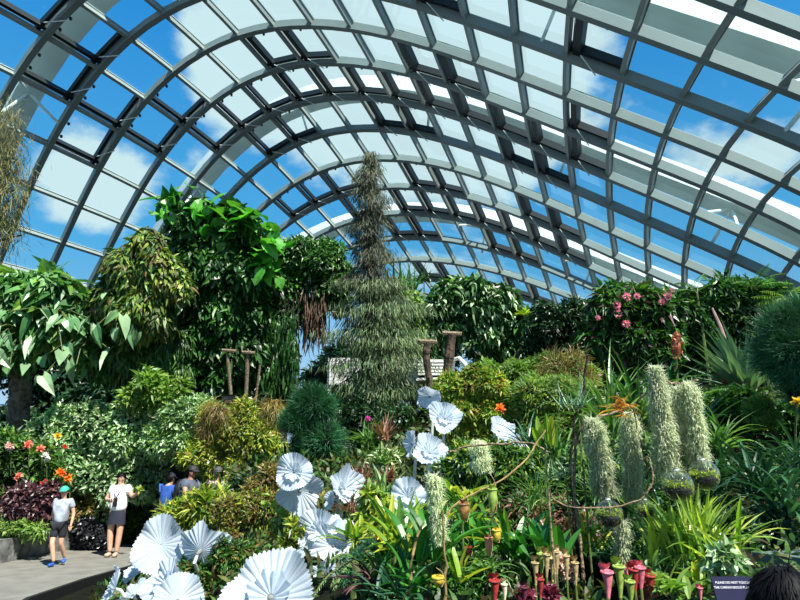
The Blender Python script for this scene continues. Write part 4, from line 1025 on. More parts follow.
# glass globes
GG, nt, out = newmat('clear_globe_glass')
tr = nt.nodes.new('ShaderNodeBsdfTransparent'); tr.inputs[0].default_value = (.9, .95, .95, 1)
gl = nt.nodes.new('ShaderNodeBsdfGlossy'); gl.inputs['Roughness'].default_value = .04
df = nt.nodes.new('ShaderNodeBsdfDiffuse'); df.inputs[0].default_value = (.8, .88, .88, 1)
lw = nt.nodes.new('ShaderNodeLayerWeight'); lw.inputs[0].default_value = .2
m1 = nt.nodes.new('ShaderNodeMixShader'); m2 = nt.nodes.new('ShaderNodeMixShader'); m2.inputs[0].default_value = .018
pw = nt.nodes.new('ShaderNodeMath'); pw.operation = 'POWER'; pw.inputs[1].default_value = 2.2; lw.inputs[0].default_value = .5; nt.links.new(lw.outputs['Facing'], pw.inputs[0]); nt.links.new(pw.outputs[0], m1.inputs[0]); nt.links.new(tr.outputs[0], m1.inputs[1]); nt.links.new(gl.outputs[0], m1.inputs[2])
nt.links.new(m1.outputs[0], m2.inputs[1]); nt.links.new(df.outputs[0], m2.inputs[2]); nt.links.new(m2.outputs[0], out.inputs['Surface'])
for (px, py, d, r, top, lab) in ((678, 486, 2.9, 15.5, 470, 'clear glass globe half filled with moss, under the tallest moss column'), (704, 475, 3.0, 15, 460, 'clear glass globe with bright lime moss, rightmost and highest'), (609, 514, 2.9, 14, 492, 'clear glass globe with brown moss, leftmost'), (646, 509, 3.0, 9, 498, 'small clear glass globe between the leftmost one and the driftwood stake')):
    c = at(px, py, d); R = r * d / F; root = empty('glass_globe', c, lab, 'terrarium', 'hanging moss globes')
    mb = MB(); ball(mb, c, R, 24, 16); mb.build('glass_shell', GG, root, smooth=True)
    mb = MB(); tube(mb, [c + [0, 0, R * .96], c + [0, 0, R * 1.08], c + [0, 0, R * 1.12]], [R * .2, R * .16, R * .2], 12); mb.build('neck', STEMW, root)
    mb = MB(); tube(mb, [c + [0, 0, R * 1.1], at(px, top - 14, d)], .0015, 5); mb.build('cord', TAN, root)
    mb = MB(); n = 1500; D = unit(rng.normal(size=(n, 3))); D[:, 2] = rng.uniform(-.62, .2, n); D = unit(D)
    P = c + D * R * .84 * rng.uniform(.9, 1, (n, 1)); ball(mb, c - [0, 0, R * .27], (R * .88, R * .88, R * .60), 14, 10, 1, .03)
    leaves(mb, 'quad', P, unit(rng.normal(size=(n, 3)) + [0, 0, .6]), rng.normal(size=(n, 3)), R * .18, R * .10)
    mb.build('moss_filling', [L_['mossg'], solid('dark_moss', (16, 20, 8), .9, .4, 30)], root)

# ------------------------------------------------------------------ foreground bed
def clump(name, label, cat, px, py, d, n, L, W, mat, **k): return rosette(name, label, cat, px, py, d, n, L, W, L_[mat] if isinstance(mat, str) else mat, **k)
V_ = L_['varieg']
clump('striped_strap_plant', 'bright yellow-edged strap-leaved plant under the globes, middle one', 'plant', 695, 556, 2.9, 60, .36, .021, V_, el=(.75, 1.5), curve=(.0, .9), prof='strap')
clump('striped_strap_plant', 'bright yellow-edged strap-leaved plant, leftmost of three', 'plant', 668, 560, 3.0, 44, .33, .02, V_, el=(.8, 1.5), curve=(.0, .8), prof='strap')
clump('striped_strap_plant', 'bright yellow-edged strap-leaved plant arching above the sign', 'plant', 722, 562, 2.8, 50, .34, .02, V_, el=(.5, 1.4), curve=(.3, 1.5), prof='strap')
clump('broad_leaved_orchid', 'dark broad-leaved plant left of the leftmost globe', 'plant', 553, 565, 3.1, 16, .3, .06, 'strap', el=(.7, 1.4), curve=(.0, .7), prof='oval')
clump('broad_leaved_orchid', 'dark broad-leaved plant right of the hanging pitchers', 'plant', 522, 560, 3.3, 16, .3, .055, 'strap', el=(.6, 1.4), curve=(.1, .9), prof='oval')
clump('broad_leaved_orchid', 'green broad-leaved orchid in the middle of the bed, between the bare stems', 'orchid', 430, 560, 3.0, 22, .34, .05, 'strap', el=(.5, 1.4), curve=(.2, 1.2), prof='oval')
clump('broad_leaved_orchid', 'yellowing broad-leaved orchid left of the bare stems', 'orchid', 405, 555, 3.3, 20, .3, .045, 'olive', el=(.3, 1.4), curve=(.2, 1.2), prof='oval')
clump('broad_leaved_orchid', 'green broad-leaved orchid behind the pitchers', 'orchid', 475, 555, 3.5, 20, .33, .05, 'strap', el=(.5, 1.4), curve=(.3, 1.2), prof='oval')
clump('dark_strap_plant', 'dark purple-green strap plant at the bottom, left of the bare stems', 'plant', 392, 596, 2.8, 34, .24, .022, L_['dgrass'], el=(.1, 1.2), curve=(.5, 1.6), prof='strap')
clump('dark_strap_plant', 'dark strap plant at the bottom right of the fern frond', 'plant', 370, 585, 3.3, 30, .24, .02, 'purple', el=(.1, 1.2), curve=(.5, 1.6), prof='strap')
clump('green_rosette', 'fresh green rosette in the middle of the lower bed', 'plant', 487, 572, 2.9, 40, .14, .012, 'grass', el=(.0, 1.2), curve=(.6, 1.6), prof='strap')
clump('yellow_leaved_climber', 'yellow leaves of a climber spreading below the driftwood branch', 'climber', 462, 500, 3.4, 22, .22, .035, 'olive', el=(-.2, 1.0), curve=(.2, 1.4), prof='oval')
clump('yellow_leaved_climber', 'tall yellow-green leaf pair standing above the thin-leaved clump', 'plant', 545, 445, 3.6, 7, .22, .04, 'olive', el=(.9, 1.5), curve=(.0, .4), prof='oval')
clump('grass_clump', 'thin grass tuft right of the hanging pitchers', 'grass', 540, 505, 4.0, 60, .34, .010, 'grass', el=(.2, 1.5), curve=(.4, 1.8), prof='strap')
clump('grass_clump', 'thin dark grass tuft among the moss columns', 'grass', 640, 500, 3.9, 60, .36, .012, 'dgrass', el=(.4, 1.5), curve=(.4, 1.8), prof='strap')
clump('grass_clump', 'short strappy tuft behind the leftmost globe', 'grass', 600, 500, 4.0, 60, .34, .012, 'grass', el=(.3, 1.5), curve=(.4, 1.8), prof='strap')
clump('green_leaved_plant', 'lime-green leafy plant at the bottom between the pink pitchers and the sign', 'plant', 672, 594, 2.6, 26, .17, .03, 'bright', el=(.1, 1.2), curve=(.3, 1.3), prof='oval')
clump('green_leaved_plant', 'lime-green leafy plant at the bottom just left of the sign', 'plant', 700, 590, 2.7, 22, .15, .028, 'olive', el=(.3, 1.4), curve=(.2, 1.2), prof='oval')
clump('green_leaved_plant', 'green leafy plant right below the striped strap plants', 'plant', 650, 575, 2.9, 26, .16, .022, 'grass', el=(.1, 1.3), curve=(.3, 1.4), prof='oval')
B_ = lambda *a, **k: mass(*a, stemr=.015, **k)
B_('pale_leaved_plant', 'pale grey-green rounded leaves above the sign', 'plant', [(724, 556, 8), (734, 562, 7), (716, 565, 6)], 2.6, L_['pale'], 120, .06, .05, 'heart', k=4, droop=.2, core_k=.6)
B_('low_bed_foliage', 'low leafy filler under the pitcher leaves in the lower bed', 'groundcover', [(460, 585, 22), (495, 590, 18), (430, 595, 16), (520, 595, 18), (480, 565, 14)], 3.3, L_['fine'], 2400, .05, .02, 'oval', k=8, droop=.1)
B_('low_bed_foliage', 'low dark foliage between the broad-leaved plants and the pink pitchers', 'groundcover', [(560, 590, 20), (590, 580, 18), (540, 575, 14), (585, 600, 16)], 3.4, L_['dark'], 1900, .05, .02, 'oval', k=8, droop=.1)
B_('low_bed_foliage', 'leafy filler under the glass globes', 'groundcover', [(640, 545, 18), (615, 560, 14), (665, 555, 16), (690, 575, 18), (660, 585, 16)], 3.5, L_['fine'], 2400, .06, .02, 'long', k=8, droop=.1, extra=(L_['bright'], .06, .02, 'long'), extra_n=500)
B_('low_bed_foliage', 'shaded filler foliage behind the broad orchid leaves', 'groundcover', [(400, 535, 18), (430, 530, 20), (460, 525, 18), (385, 560, 16), (415, 565, 18)], 4.2, L_['fine'], 2400, .07, .025, 'long', k=8, droop=.1, extra=(L_['olive'], .08, .025, 'long'), extra_n=500)
B_('low_bed_foliage', 'red-brown filler foliage behind the dark broad leaves', 'groundcover', [(540, 520, 14), (560, 515, 12), (520, 512, 12), (580, 530, 14), (500, 525, 14)], 4.4, L_['redbr'], 1100, .10, .02, 'long', k=7, droop=-.1, extra=(L_['fine'], .1, .03, 'long'), extra_n=900)
B_('low_bed_foliage', 'mixed green filler foliage behind the moss columns', 'groundcover', [(580, 470, 20), (610, 465, 22), (640, 455, 20), (560, 490, 18), (620, 490, 20), (590, 500, 18), (650, 500, 14), (700, 500, 18), (670, 500, 16)], 5.0, L_['fine'], 3400, .10, .03, 'long', k=8, droop=-.1, extra=(L_['bright'], .12, .03, 'long'), extra_n=1100)
B_('low_bed_foliage', 'mixed yellow-green foliage around the gnarled branch', 'groundcover', [(470, 462, 18), (500, 462, 18), (530, 470, 16), (450, 480, 14), (485, 485, 16), (515, 495, 14), (540, 490, 14)], 5.6, L_['olive'], 1500, .11, .025, 'long', k=8, droop=0, extra=(L_['fine'], .12, .03, 'long'), extra_n=2200)
B_('low_bed_foliage', 'dark foliage in the shade below the striped strap plants at the right', 'groundcover', [(735, 530, 16), (760, 545, 16), (790, 550, 16), (745, 570, 14), (775, 530, 14)], 4.2, L_['dark'], 1500, .08, .025, 'long', k=7, droop=0)

def pitcher(px, py, d, h, w, cols, label, hang=True, cat='pitcher plant', name='hanging_pitcher'):
    c = at(px, py, d); H = h * d / F * .8; W = w * d / F * (.75 if hang else .72)
    m = solid('pitcher_' + '_'.join(str(v) for v in cols[0]), cols[0], .4, .3, 60, c2=cols[1])
    root = empty(name, c, label, cat)
    mb = MB(); K = 10; pts = []; rr = []
    for i in range(K + 1):
        t = i / K
        pts.append(c + [math.sin(t * 2.2) * W * .12, 0, -H / 2 + H * t])
        rr.append(W * ((.18 + .42 * math.sin(min(1, t * 1.25) * PI * .62)) if hang else (.16 + .34 * t ** 1.3)))
    tube(mb, pts, rr, 12, 0, cap=False)
    tube(mb, [pts[-1], pts[-1] + [0, 0, -H * .03]], [rr[-1] * .9, rr[-1] * .5], 12, 0)
    mb.build('pitcher_cup', m, root, smooth=True)
    mb = MB(); a = np.linspace(0, 2 * PI, 15); top = pts[-1]
    tube(mb, [top + [math.cos(t) * rr[-1], math.sin(t) * rr[-1], .15 * rr[-1] * math.sin(t)] for t in a], rr[-1] * .2, 6, cap=False)
    mb.build('rim', m, root)
    mb = MB(); blades(mb, np.array([top + [0, rr[-1], 0]]), [-PI / 2], [1.1 if hang else 1.3], H * (.3 if hang else .42), W * (.75 if hang else 1.1), [1.2], 6, prof='oval'); mb.build('lid', m, root)
    mb = MB()
    if hang:
        tube(mb, [c + [0, 0, -H / 2], c + [W * .5, .02, -H * .6], c + [W * .9, .04, 0], c + [W * .6, .05, H * .9], c + [0, .06, H * 1.3]], .0015, 5)
    else:
        g_ = ground(c[0], c[1]); tube(mb, [c + [0, 0, -H / 2], [c[0], c[1], min(g_, c[2] - H / 2 - .03) - .02]], rr[0], 8)
    mb.build('stalk', STEM if not hang else TAN, root)
RE, PK, GR, YE = ((176, 60, 54), (120, 40, 40)), ((226, 130, 140), (180, 84, 100)), ((150, 176, 80), (120, 140, 60)), ((214, 186, 60), (170, 140, 50))
for a_ in ((463, 512, 2.95, 20, 12, ((150, 120, 60), (110, 60, 44)), 'olive and maroon hanging pitcher, leftmost and largest'), (492, 500, 3.0, 26, 10, GR, 'bright green hanging pitcher right of the largest one'),
           (496, 536, 2.9, 14, 9, YE, 'small yellow hanging pitcher under the green one'), (488, 546, 2.95, 20, 9, ((200, 140, 110), (150, 90, 70)), 'salmon hanging pitcher, lowest'), (468, 553, 3.0, 12, 8, RE, 'small dark red hanging pitcher left of the salmon one'),
           (401, 563, 3.0, 11, 7, RE, 'small red hanging pitcher left of the tan stem'), (437, 582, 2.7, 11, 13, YE, 'yellow bud-like pitcher at the foot of the tan stems')):
    pitcher(*a_)
for a_ in ((494, 592, 2.5, 26, 14, RE, 'red upright trumpet pitcher at the bottom, left one'), (504, 594, 2.5, 22, 9, ((220, 210, 180), (170, 170, 120)), 'cream upright trumpet pitcher beside the red one'), (607, 585, 2.55, 30, 16, PK, 'pink-topped upright trumpet pitcher, leftmost at the bottom right'),
           (619, 582, 2.6, 36, 15, GR, 'green upright trumpet pitcher with a pink lip'), (630, 592, 2.5, 24, 13, GR, 'short green trumpet pitcher in front of the red cluster'), (552, 570, 2.9, 26, 12, ((200, 180, 130), (150, 150, 80)), 'pale tan trumpet pitcher at the foot of the dark broad leaves'), (541, 566, 2.9, 28, 11, GR, 'slim green trumpet pitcher left of the pale tan one'),
           (540, 588, 2.6, 20, 10, RE, 'dark red trumpet pitcher below the slim green one'), (524, 594, 2.55, 16, 11, ((110, 50, 66), (70, 30, 44)), 'wine-coloured trumpet pitcher at the bottom centre'), (700, 594, 2.5, 14, 7, PK, 'small pink pitcher left of the sign')):
    pitcher(*a_, hang=False, name='trumpet_pitcher')
mass('red_pitcher_cluster', 'crimson and pink frilled pitcher cluster at the bottom right', 'pitcher plant', [(636, 575, 8), (645, 584, 8), (640, 592, 8)], 2.75, leafmat('crimson_pitcher', [(170,40,60),(214,80,100),(236,170,170),(120,26,44)], .4, .25), 240, .04, .03, 'heart', k=5, droop=-.3, stemr=.01)
mass('pink_frilled_plant', 'pale pink and tan frilled plant behind the trumpet pitchers', 'plant', [(557, 562, 7), (566, 572, 7)], 3.0, leafmat('tan_pink_frill', [(206,170,150),(226,200,180),(180,130,110)], .5, .25), 160, .04, .03, 'heart', k=4, droop=0, stemr=.01)
mass('wine_frilled_plant', 'wine-red frilled plant at the bottom centre', 'plant', [(526, 596, 7), (550, 594, 6)], 2.7, leafmat('wine_frill', [(96,30,50),(140,50,70),(70,24,40)], .4, .2), 160, .035, .028, 'heart', k=4, droop=0, stemr=.01)
flower(378, 535, 3.6, 5, YEL, 'yellow bloom right of the middle white glass blooms', cat='flower')
flower(500, 409, 7.6, 6, ORG, 'orange rosette in the yellow fine-leaved bush', cat='flower')
flower(700, 416, 6.9, 2.4, YEL, 'small yellow flower at the left of the low groundcover')
flower(797, 402, 5.6, 6, YEL, 'yellow flower at the right edge below the pine')

# sign
c = at(735, 594, 2.25); root = empty('plant_sign', (c[0], c[1], ground(c[0], c[1])), 'dark slate-blue plant label sign with small white lettering at the bottom right', 'sign')
tilt = math.radians(18); Mx = np.array([[1, 0, 0], [0, math.cos(tilt), math.sin(tilt)], [0, -math.sin(tilt), math.cos(tilt)]]).T
Mr = Matrix(((1, 0, 0), (0, math.cos(-tilt), -math.sin(-tilt)), (0, math.sin(-tilt), math.cos(-tilt))))
Mnp = np.array(Mr)
mb = MB(); box(mb, c, (.15, .006, .12), M=Mnp); mb.build('panel', solid('slate_blue_panel', (44, 45, 66), .95, .1, 8, spec=0.0), root)
mb = MB(); tube(mb, [c + [0, .01, 0], [c[0], c[1] + .03, ground(c[0], c[1] + .03) - .05]], .006, 6); mb.build('stake', IRON, root)
WT = solid('white_print', (214, 214, 220), .6, .02, 5)
for i, txt in enumerate(('PLEASE DO NOT TOUCH', 'THE CARNIVOROUS PLANTS')):
    cu = bpy.data.curves.new('lettering', 'FONT'); cu.body = txt; cu.size = .0115; cu.align_x = 'CENTER'; cu.extrude = .0002
    o = bpy.data.objects.new('lettering', cu); COL.objects.link(o); o.parent = root
    loc = c + Mnp @ np.array([0, -.0045, .035 - i * .017]); o.location = Vector(loc) - Vector(root.location)
    o.rotation_euler = (PI / 2 - tilt, 0, 0); cu.materials.append(WT)
    dg = bpy.context.evaluated_depsgraph_get(); dg.update(); lm = bpy.data.meshes.new_from_object(o.evaluated_get(dg))
    o2 = bpy.data.objects.new('lettering', lm); COL.objects.link(o2); o2.parent = root; o2.location = o.location; o2.rotation_euler = o.rotation_euler
    bpy.data.objects.remove(o); o2.name = 'lettering'

# ------------------------------------------------------------------ people
def skin_arrays(nodes, edges, sub=2):
    names = list(nodes); me = bpy.data.meshes.new('tmp')
    me.from_pydata([tuple(nodes[k][0]) for k in names], [(names.index(a), names.index(b)) for a, b in edges], [])
    o = bpy.data.objects.new('tmp', me); COL.objects.link(o)
    md_ = o.modifiers.new('s', 'SKIN'); md_.use_smooth_shade = True
    for i, k in enumerate(names):
        r = nodes[k][1]; r = (r, r) if not isinstance(r, tuple) else r
        me.skin_vertices[0].data[i].radius = r
        me.skin_vertices[0].data[i].use_root = (i == 0)
    ss = o.modifiers.new('ss', 'SUBSURF'); ss.levels = sub
    dg = bpy.context.evaluated_depsgraph_get(); dg.update()
    m2 = bpy.data.meshes.new_from_object(o.evaluated_get(dg))
    V = np.array([v.co[:] for v in m2.vertices]); Fq = [list(p.vertices) for p in m2.polygons]
    bpy.data.objects.remove(o); bpy.data.meshes.remove(me); bpy.data.meshes.remove(m2)
    Fq = [f if len(f) == 4 else f + [f[-1]] for f in Fq]
    return V, Fq
def addskin(mb, nodes, edges, mi=0, sub=2):
    V, Fq = skin_arrays(nodes, edges, sub)
    q = [f for f in Fq if len(set(f)) == 4]; t = [f[:3] for f in Fq if len(set(f)) == 3]
    V0 = V
    if q: mb.add(V0, q, mi)
    if t: mb.add(V0, t, mi)
EYE = solid('dark_eye', (24, 20, 18), .3, .1); LIP = solid('lips', (150, 84, 76), .5, .1)
HAIR = solid('black_hair', (8, 7, 8), .6, .3, 40, spec=.15)
def person(base, H, yaw, label, J=None, skin=(196, 150, 122), shirt=(120,120,120), shirt2=None, shorts=(30,32,40), shoes=(40,40,44), longlegs=False, hat=None, hair=True, hair_long=False, slim=1.0, arm_tube=None, look=0.0, skirt=False, bag=False, pants_len=.52):
    s = H / 1.72
    j = dict(pelvis=(0,0,.93), waist=(0,0,1.08), chest=(0,0,1.28), neck=(0,0,1.46), jaw=(0,-.015,1.54), head=(0,-.01,1.61), crown=(0,0,1.67),
             shL=(-.165,0,1.40), elL=(-.235,.01,1.13), wrL=(-.25,-.03,.89), shR=(.165,0,1.40), elR=(.235,.01,1.13), wrR=(.25,-.03,.89),
             hipL=(-.09,0,.88), knL=(-.10,-.01,.49), anL=(-.10,.02,.09), toL=(-.115,-.15,.035), hipR=(.09,0,.88), knR=(.10,-.01,.49), anR=(.10,.02,.09), toR=(.115,-.15,.035))
    if J: j.update(J)
    cy, sy = math.cos(yaw), math.sin(yaw); base = np.asarray(base, float)
    def Wp(p): p = np.asarray(p, float) * s; return base + np.array([p[0] * cy - p[1] * sy, p[0] * sy + p[1] * cy, p[2]])
    q = {k: Wp(v) for k, v in j.items()}; r = lambda v: v * s * slim
    root = empty('person', base, label, 'person')
    SK = solid('skin_%d_%d' % (skin[0], yaw * 100), skin, .5, .08, 6)
    mb = MB()
    nodes = dict(pelvis=(q['pelvis'], (r(.125), r(.10))), waist=(q['waist'], (r(.115), r(.09))), chest=(q['chest'], (r(.135), r(.10))), neck=(q['neck'], r(.052)), jaw=(q['jaw'], (s * .058, s * .07)), head=(q['head'], (s * .078, s * .092)), crown=(q['crown'], (s * .06, s * .075)))
    E_ = [('pelvis', 'waist'), ('waist', 'chest'), ('chest', 'neck'), ('neck', 'jaw'), ('jaw', 'head'), ('head', 'crown')]
    for S_ in 'LR':
        nodes['sh' + S_] = (q['sh' + S_], r(.056)); nodes['el' + S_] = (q['el' + S_], r(.040)); nodes['wr' + S_] = (q['wr' + S_], r(.027))
        hd = unit(q['wr' + S_] - q['el' + S_]); nodes['pa' + S_] = (q['wr' + S_] + hd * .075 * s, (r(.034), r(.020)))
        nodes['hip' + S_] = (q['hip' + S_], r(.085)); nodes['kn' + S_] = (q['kn' + S_], r(.055)); nodes['calf' + S_] = ((q['kn' + S_] * .65 + q['an' + S_] * .35), r(.055)); nodes['an' + S_] = (q['an' + S_], r(.036))
        E_ += [('chest', 'sh' + S_), ('sh' + S_, 'el' + S_), ('el' + S_, 'wr' + S_), ('wr' + S_, 'pa' + S_), ('pelvis', 'hip' + S_), ('hip' + S_, 'kn' + S_), ('kn' + S_, 'calf' + S_), ('calf' + S_, 'an' + S_)]
    addskin(mb, nodes, E_)
    for S_ in 'LR':   # fingers
        hd = unit(q['wr' + S_] - q['el' + S_]); sdv = unit(np.cross(hd, [0.2, 1, 0.1])); bn = np.cross(sdv, hd); p0 = q['wr' + S_] + hd * .085 * s
        for k, (o_, ln) in enumerate(((-.028, .062), (-.010, .074), (.009, .070), (.026, .054))):
            a0 = p0 + sdv * o_ * s; a1 = a0 + (hd + sdv * o_ * 3) * ln * .55 * s; a2 = a1 + unit(hd + bn * .7) * ln * .5 * s
            tube(mb, [a0 - hd * .02 * s, a0, a1, a2], [.009 * s, .009 * s, .008 * s, .005 * s], 6)
        t0_ = q['wr' + S_] + hd * .03 * s; tube(mb, [t0_, t0_ + (hd * .4 - sdv) * .045 * s, t0_ + (hd * 1.3 - sdv * .9) * .05 * s], [.012 * s, .010 * s, .006 * s], 6)
    # face
    hy = yaw + look; f = np.array([math.sin(hy), -math.cos(hy), 0]); sd = np.array([math.cos(hy), math.sin(hy), 0]); hc = q['head']
    ball(mb, hc + np.array([0, 0, .0]), (s * .075, s * .09, s * .105), 14, 10, 0)
    tube(mb, [hc + f * .086 * s + [0, 0, .01 * s], hc + f * .112 * s + [0, 0, -.022 * s], hc + f * .09 * s + [0, 0, -.03 * s]], [.006 * s, .013 * s, .01 * s], 6)
    for k in (-1, 1):
        ball(mb, hc + f * .082 * s + sd * k * .032 * s + [0, 0, .008 * s], .010 * s, 8, 6, 1)
        tube(mb, [hc + f * .088 * s + sd * k * .018 * s + [0, 0, .028 * s], hc + f * .082 * s + sd * k * .046 * s + [0, 0, .028 * s]], .004 * s, 5, 1)
        ball(mb, hc + sd * k * .078 * s + [0, 0, -.005 * s], (.014 * s, .02 * s, .028 * s), 8, 6, 0)
    tube(mb, [hc + f * .083 * s + sd * -.022 * s + [0, 0, -.05 * s], hc + f * .09 * s + [0, 0, -.052 * s], hc + f * .083 * s + sd * .022 * s + [0, 0, -.05 * s]], .006 * s, 6, 2)
    mb.build('body', [SK, EYE, LIP], root, smooth=True)
    # shirt
    ms = MB(); hem = q['pelvis'] - [0, 0, .05 * s]
    n2 = dict(hem=(hem, (r(.172), r(.145))), waist=(q['waist'], (r(.158), r(.132))), chest=(q['chest'], (r(.165), r(.132))), top=(q['neck'] * .8 + q['chest'] * .2, (r(.085), r(.07))))
    E2 = [('hem', 'waist'), ('waist', 'chest'), ('chest', 'top')]
    for S_ in 'LR':
        n2['sh' + S_] = (q['sh' + S_], r(.084)); n2['sl' + S_] = (q['sh' + S_] * .4 + q['el' + S_] * .6, r(.074)); E2 += [('chest', 'sh' + S_), ('sh' + S_, 'sl' + S_)]
    addskin(ms, n2, E2)
    ms.build('shirt', solid('shirt_%d_%d' % (shirt[0], H * 100), shirt, .85, .12, 9, c2=shirt2), root, smooth=True)
    # shorts / trousers / skirt
    mp_ = MB(); n3 = dict(p=(q['pelvis'], (r(.145), r(.118)))); E3 = []
    if skirt:
        K_ = 20
        for lv, (zz, rr_) in enumerate(((1.0, .15), (.9, .18), (.78, .195), (.66, .205))):
            pass
        rings = [(1.0, .14), (.9, .172), (.78, .186), (.66, .196)]
        Vs = [Wp([math.cos(2 * PI * k / K_) * rr_ * (1 + .05 * math.sin(5 * k)) , math.sin(2 * PI * k / K_) * rr_ * .75, zz]) for zz, rr_ in rings for k in range(K_)]
        mp_.add(Vs, [[i * K_ + k, i * K_ + (k + 1) % K_, (i + 1) * K_ + (k + 1) % K_, (i + 1) * K_ + k] for i in range(3) for k in range(K_)])
        nm = 'skirt'
    else:
        for S_ in 'LR':
            n3['h' + S_] = (q['hip' + S_], r(.105)); e_ = q['hip' + S_] * .2 + q['kn' + S_] * .8
            n3['e' + S_] = (e_, r(.088)); E3 += [('p', 'h' + S_), ('h' + S_, 'e' + S_)]
            if longlegs: n3['a' + S_] = (q['an' + S_] + [0, 0, .03], r(.062)); E3 += [('e' + S_, 'a' + S_)]
        addskin(mp_, n3, E3); nm = 'trousers' if longlegs else 'shorts'
    mp_.build(nm, solid('bottoms_%d_%d' % (shorts[0], H * 100), shorts, .85, .2, 9), root, smooth=True)
    for S_ in 'LR':
        mz = MB(); an, to = q['an' + S_], q['to' + S_]
        addskin(mz, dict(a=(an + [0, 0, -.01], r(.043)), h=(an * .9 + to * .1 + [0, 0, -.035 * s], r(.045)), t=(to + [0, 0, .008], (r(.046), r(.034)))), [('a', 'h'), ('h', 't')])
        mz.build('shoe', solid('shoe_%d' % shoes[0], shoes, .5, .2, 9), root, smooth=True)
    # hair
    if hair:
        mh = MB(); c0 = hc + [0, 0, .028 * s] - f * .018 * s; n_ = 16
        ball(mh, c0, (s * .092, s * .102, s * .098), 18, 12, 0, .015, 3)
        ball(mh, c0 - f * .03 * s - [0, 0, .035 * s], (s * .082, s * .082, s * .09), 14, 10, 0, .02, 4)
        if hair_long: tube(mh, [c0 - f * .05 * s, c0 - f * .085 * s - [0, 0, .09 * s], c0 - f * .08 * s - [0, 0, .2 * s]], [.07 * s, .06 * s, .03 * s], 10)
        m_ = 900; D = unit(rng.normal(size=(m_, 3))); D[:, 2] = abs(D[:, 2]) * .9 + .02; D = unit(D - f * .35)
        P = c0 + D * np.array([.092, .1, .098]) * s
        tg_ = unit(np.cross(D, np.cross([0, 0, -1.], D)) + rng.normal(size=D.shape) * .15)
        leaves(mh, 'needle', P, -tg_ * -1, D, .06 * s, .006 * s)
        mh.build('hair', HAIR, root, smooth=True)
    if hat:
        mh = MB(); c0 = hc + [0, 0, .035 * s]; K_ = 18; Vs = []
        for i in range(7):
            ph = PI / 2 * i / 6
            Vs += [c0 + np.array([math.cos(2 * PI * k / K_) * .1 * s * math.cos(ph), math.sin(2 * PI * k / K_) * .112 * s * math.cos(ph), .095 * s * math.sin(ph)]) for k in range(K_)]
        mh.add(Vs, [[i * K_ + k, i * K_ + (k + 1) % K_, (i + 1) * K_ + (k + 1) % K_, (i + 1) * K_ + k] for i in range(6) for k in range(K_)])
        bx = []
        for i in range(9):
            a = -1.0 + 2.0 * i / 8; dirv = f * math.cos(a) + sd * math.sin(a)
            bx += [c0 + dirv * .095 * s, c0 + f * .07 * s * math.cos(a) + dirv * .1 * s + [0, 0, -.018 * s], c0 + f * .07 * s * math.cos(a) + dirv * .1 * s + [0, 0, -.026 * s]]
        mh.add(bx, [[i * 3, i * 3 + 3, i * 3 + 4, i * 3 + 1] for i in range(8)] + [[i * 3 + 1, i * 3 + 4, i * 3 + 5, i * 3 + 2] for i in range(8)])
        mh.build('cap', solid('cap_%d' % hat[0], hat, .7, .1, 9), root, smooth=True)
    return root, q, s
# boy
b = at_z(54, 566)
person(b, 1.40, .1, 'boy in a teal cap, grey T-shirt and black shorts walking on the path', skin=(206, 158, 128), shirt=(176, 184, 190), shirt2=(120, 132, 142), shorts=(24, 26, 34), shoes=(40, 92, 190), hat=(52, 188, 150), slim=1.02,
       J=dict(elR=(.25, .04, 1.13), wrR=(.25, -.02, .90), elL=(-.22, .08, 1.13), wrL=(-.17, .05, .92), knL=(-.07, -.12, .50), anL=(.02, -.10, .09), toL=(-.02, -.27, .035), knR=(.08, -.02, .49), anR=(.12, .22, .14), toR=(.13, .10, .05), head=(0, -.035, 1.61), crown=(0, -.025, 1.67), jaw=(0, -.045, 1.545)))
# woman
b = at_z(112, 557)
r_, q, s = person(b, 1.66, 0, 'woman in a white T-shirt and navy skirt raising one hand on the path', skin=(204, 160, 132), shirt=(236, 238, 236), shirt2=(216, 220, 222), shorts=(30, 34, 52), shoes=(196, 166, 144), hair_long=True, look=.7, skirt=True, slim=1.2,
       J=dict(elR=(.30, -.05, 1.22), wrR=(.44, -.16, 1.30), elL=(-.27, -.02, 1.16), wrL=(-.10, -.20, 1.16), anL=(-.07, .02, .09), anR=(.07, .02, .09), toL=(-.08, -.14, .035), toR=(.09, -.14, .035)))
LAN = solid('black_lanyard', (20, 20, 24), .5, .1)
root = empty('phone_on_lanyard', q['waist'] + np.array([.0, -.18, .03]), 'black phone hanging on a lanyard in front of the woman in the white T-shirt', 'phone')
mb = MB(); c = q['waist'] + np.array([.0, -.17, .03]); box(mb, c, (.085, .012, .17)); box(mb, c + [0, -.007, 0], (.075, .003, .155)); mb.build('phone_body', LAN, root)
mb = MB()
for k in (-1, 1): tube(mb, [c + [0, 0, .085], q['chest'] + [k * .045, -.145, .02], q['neck'] + [k * .06, -.04, -.02], q['neck'] + [k * .03, .06, .0]], .007, 6)
mb.build('strap', LAN, root)
root = None
c = q['wrR'] + unit(q['wrR'] - q['elR']) * .11 * s; mb = MB()
n = 24; leaves(mb, 'long', np.tile(c + [0, -.02, .02], (n, 1)), unit(rng.normal(size=(n, 3)) + [0, 0, .8]), rng.normal(size=(n, 3)), .12, .035)
tube(mb, [c + [0, -.02, -.06], c + [0, -.02, .04]], .008, 6, 1)
tag(mb.build('yellow_leaf_sprig', [L_['maple'], STEM], origin=c), 'yellow leaf sprig held in the raised hand of the woman in white', 'leaf')
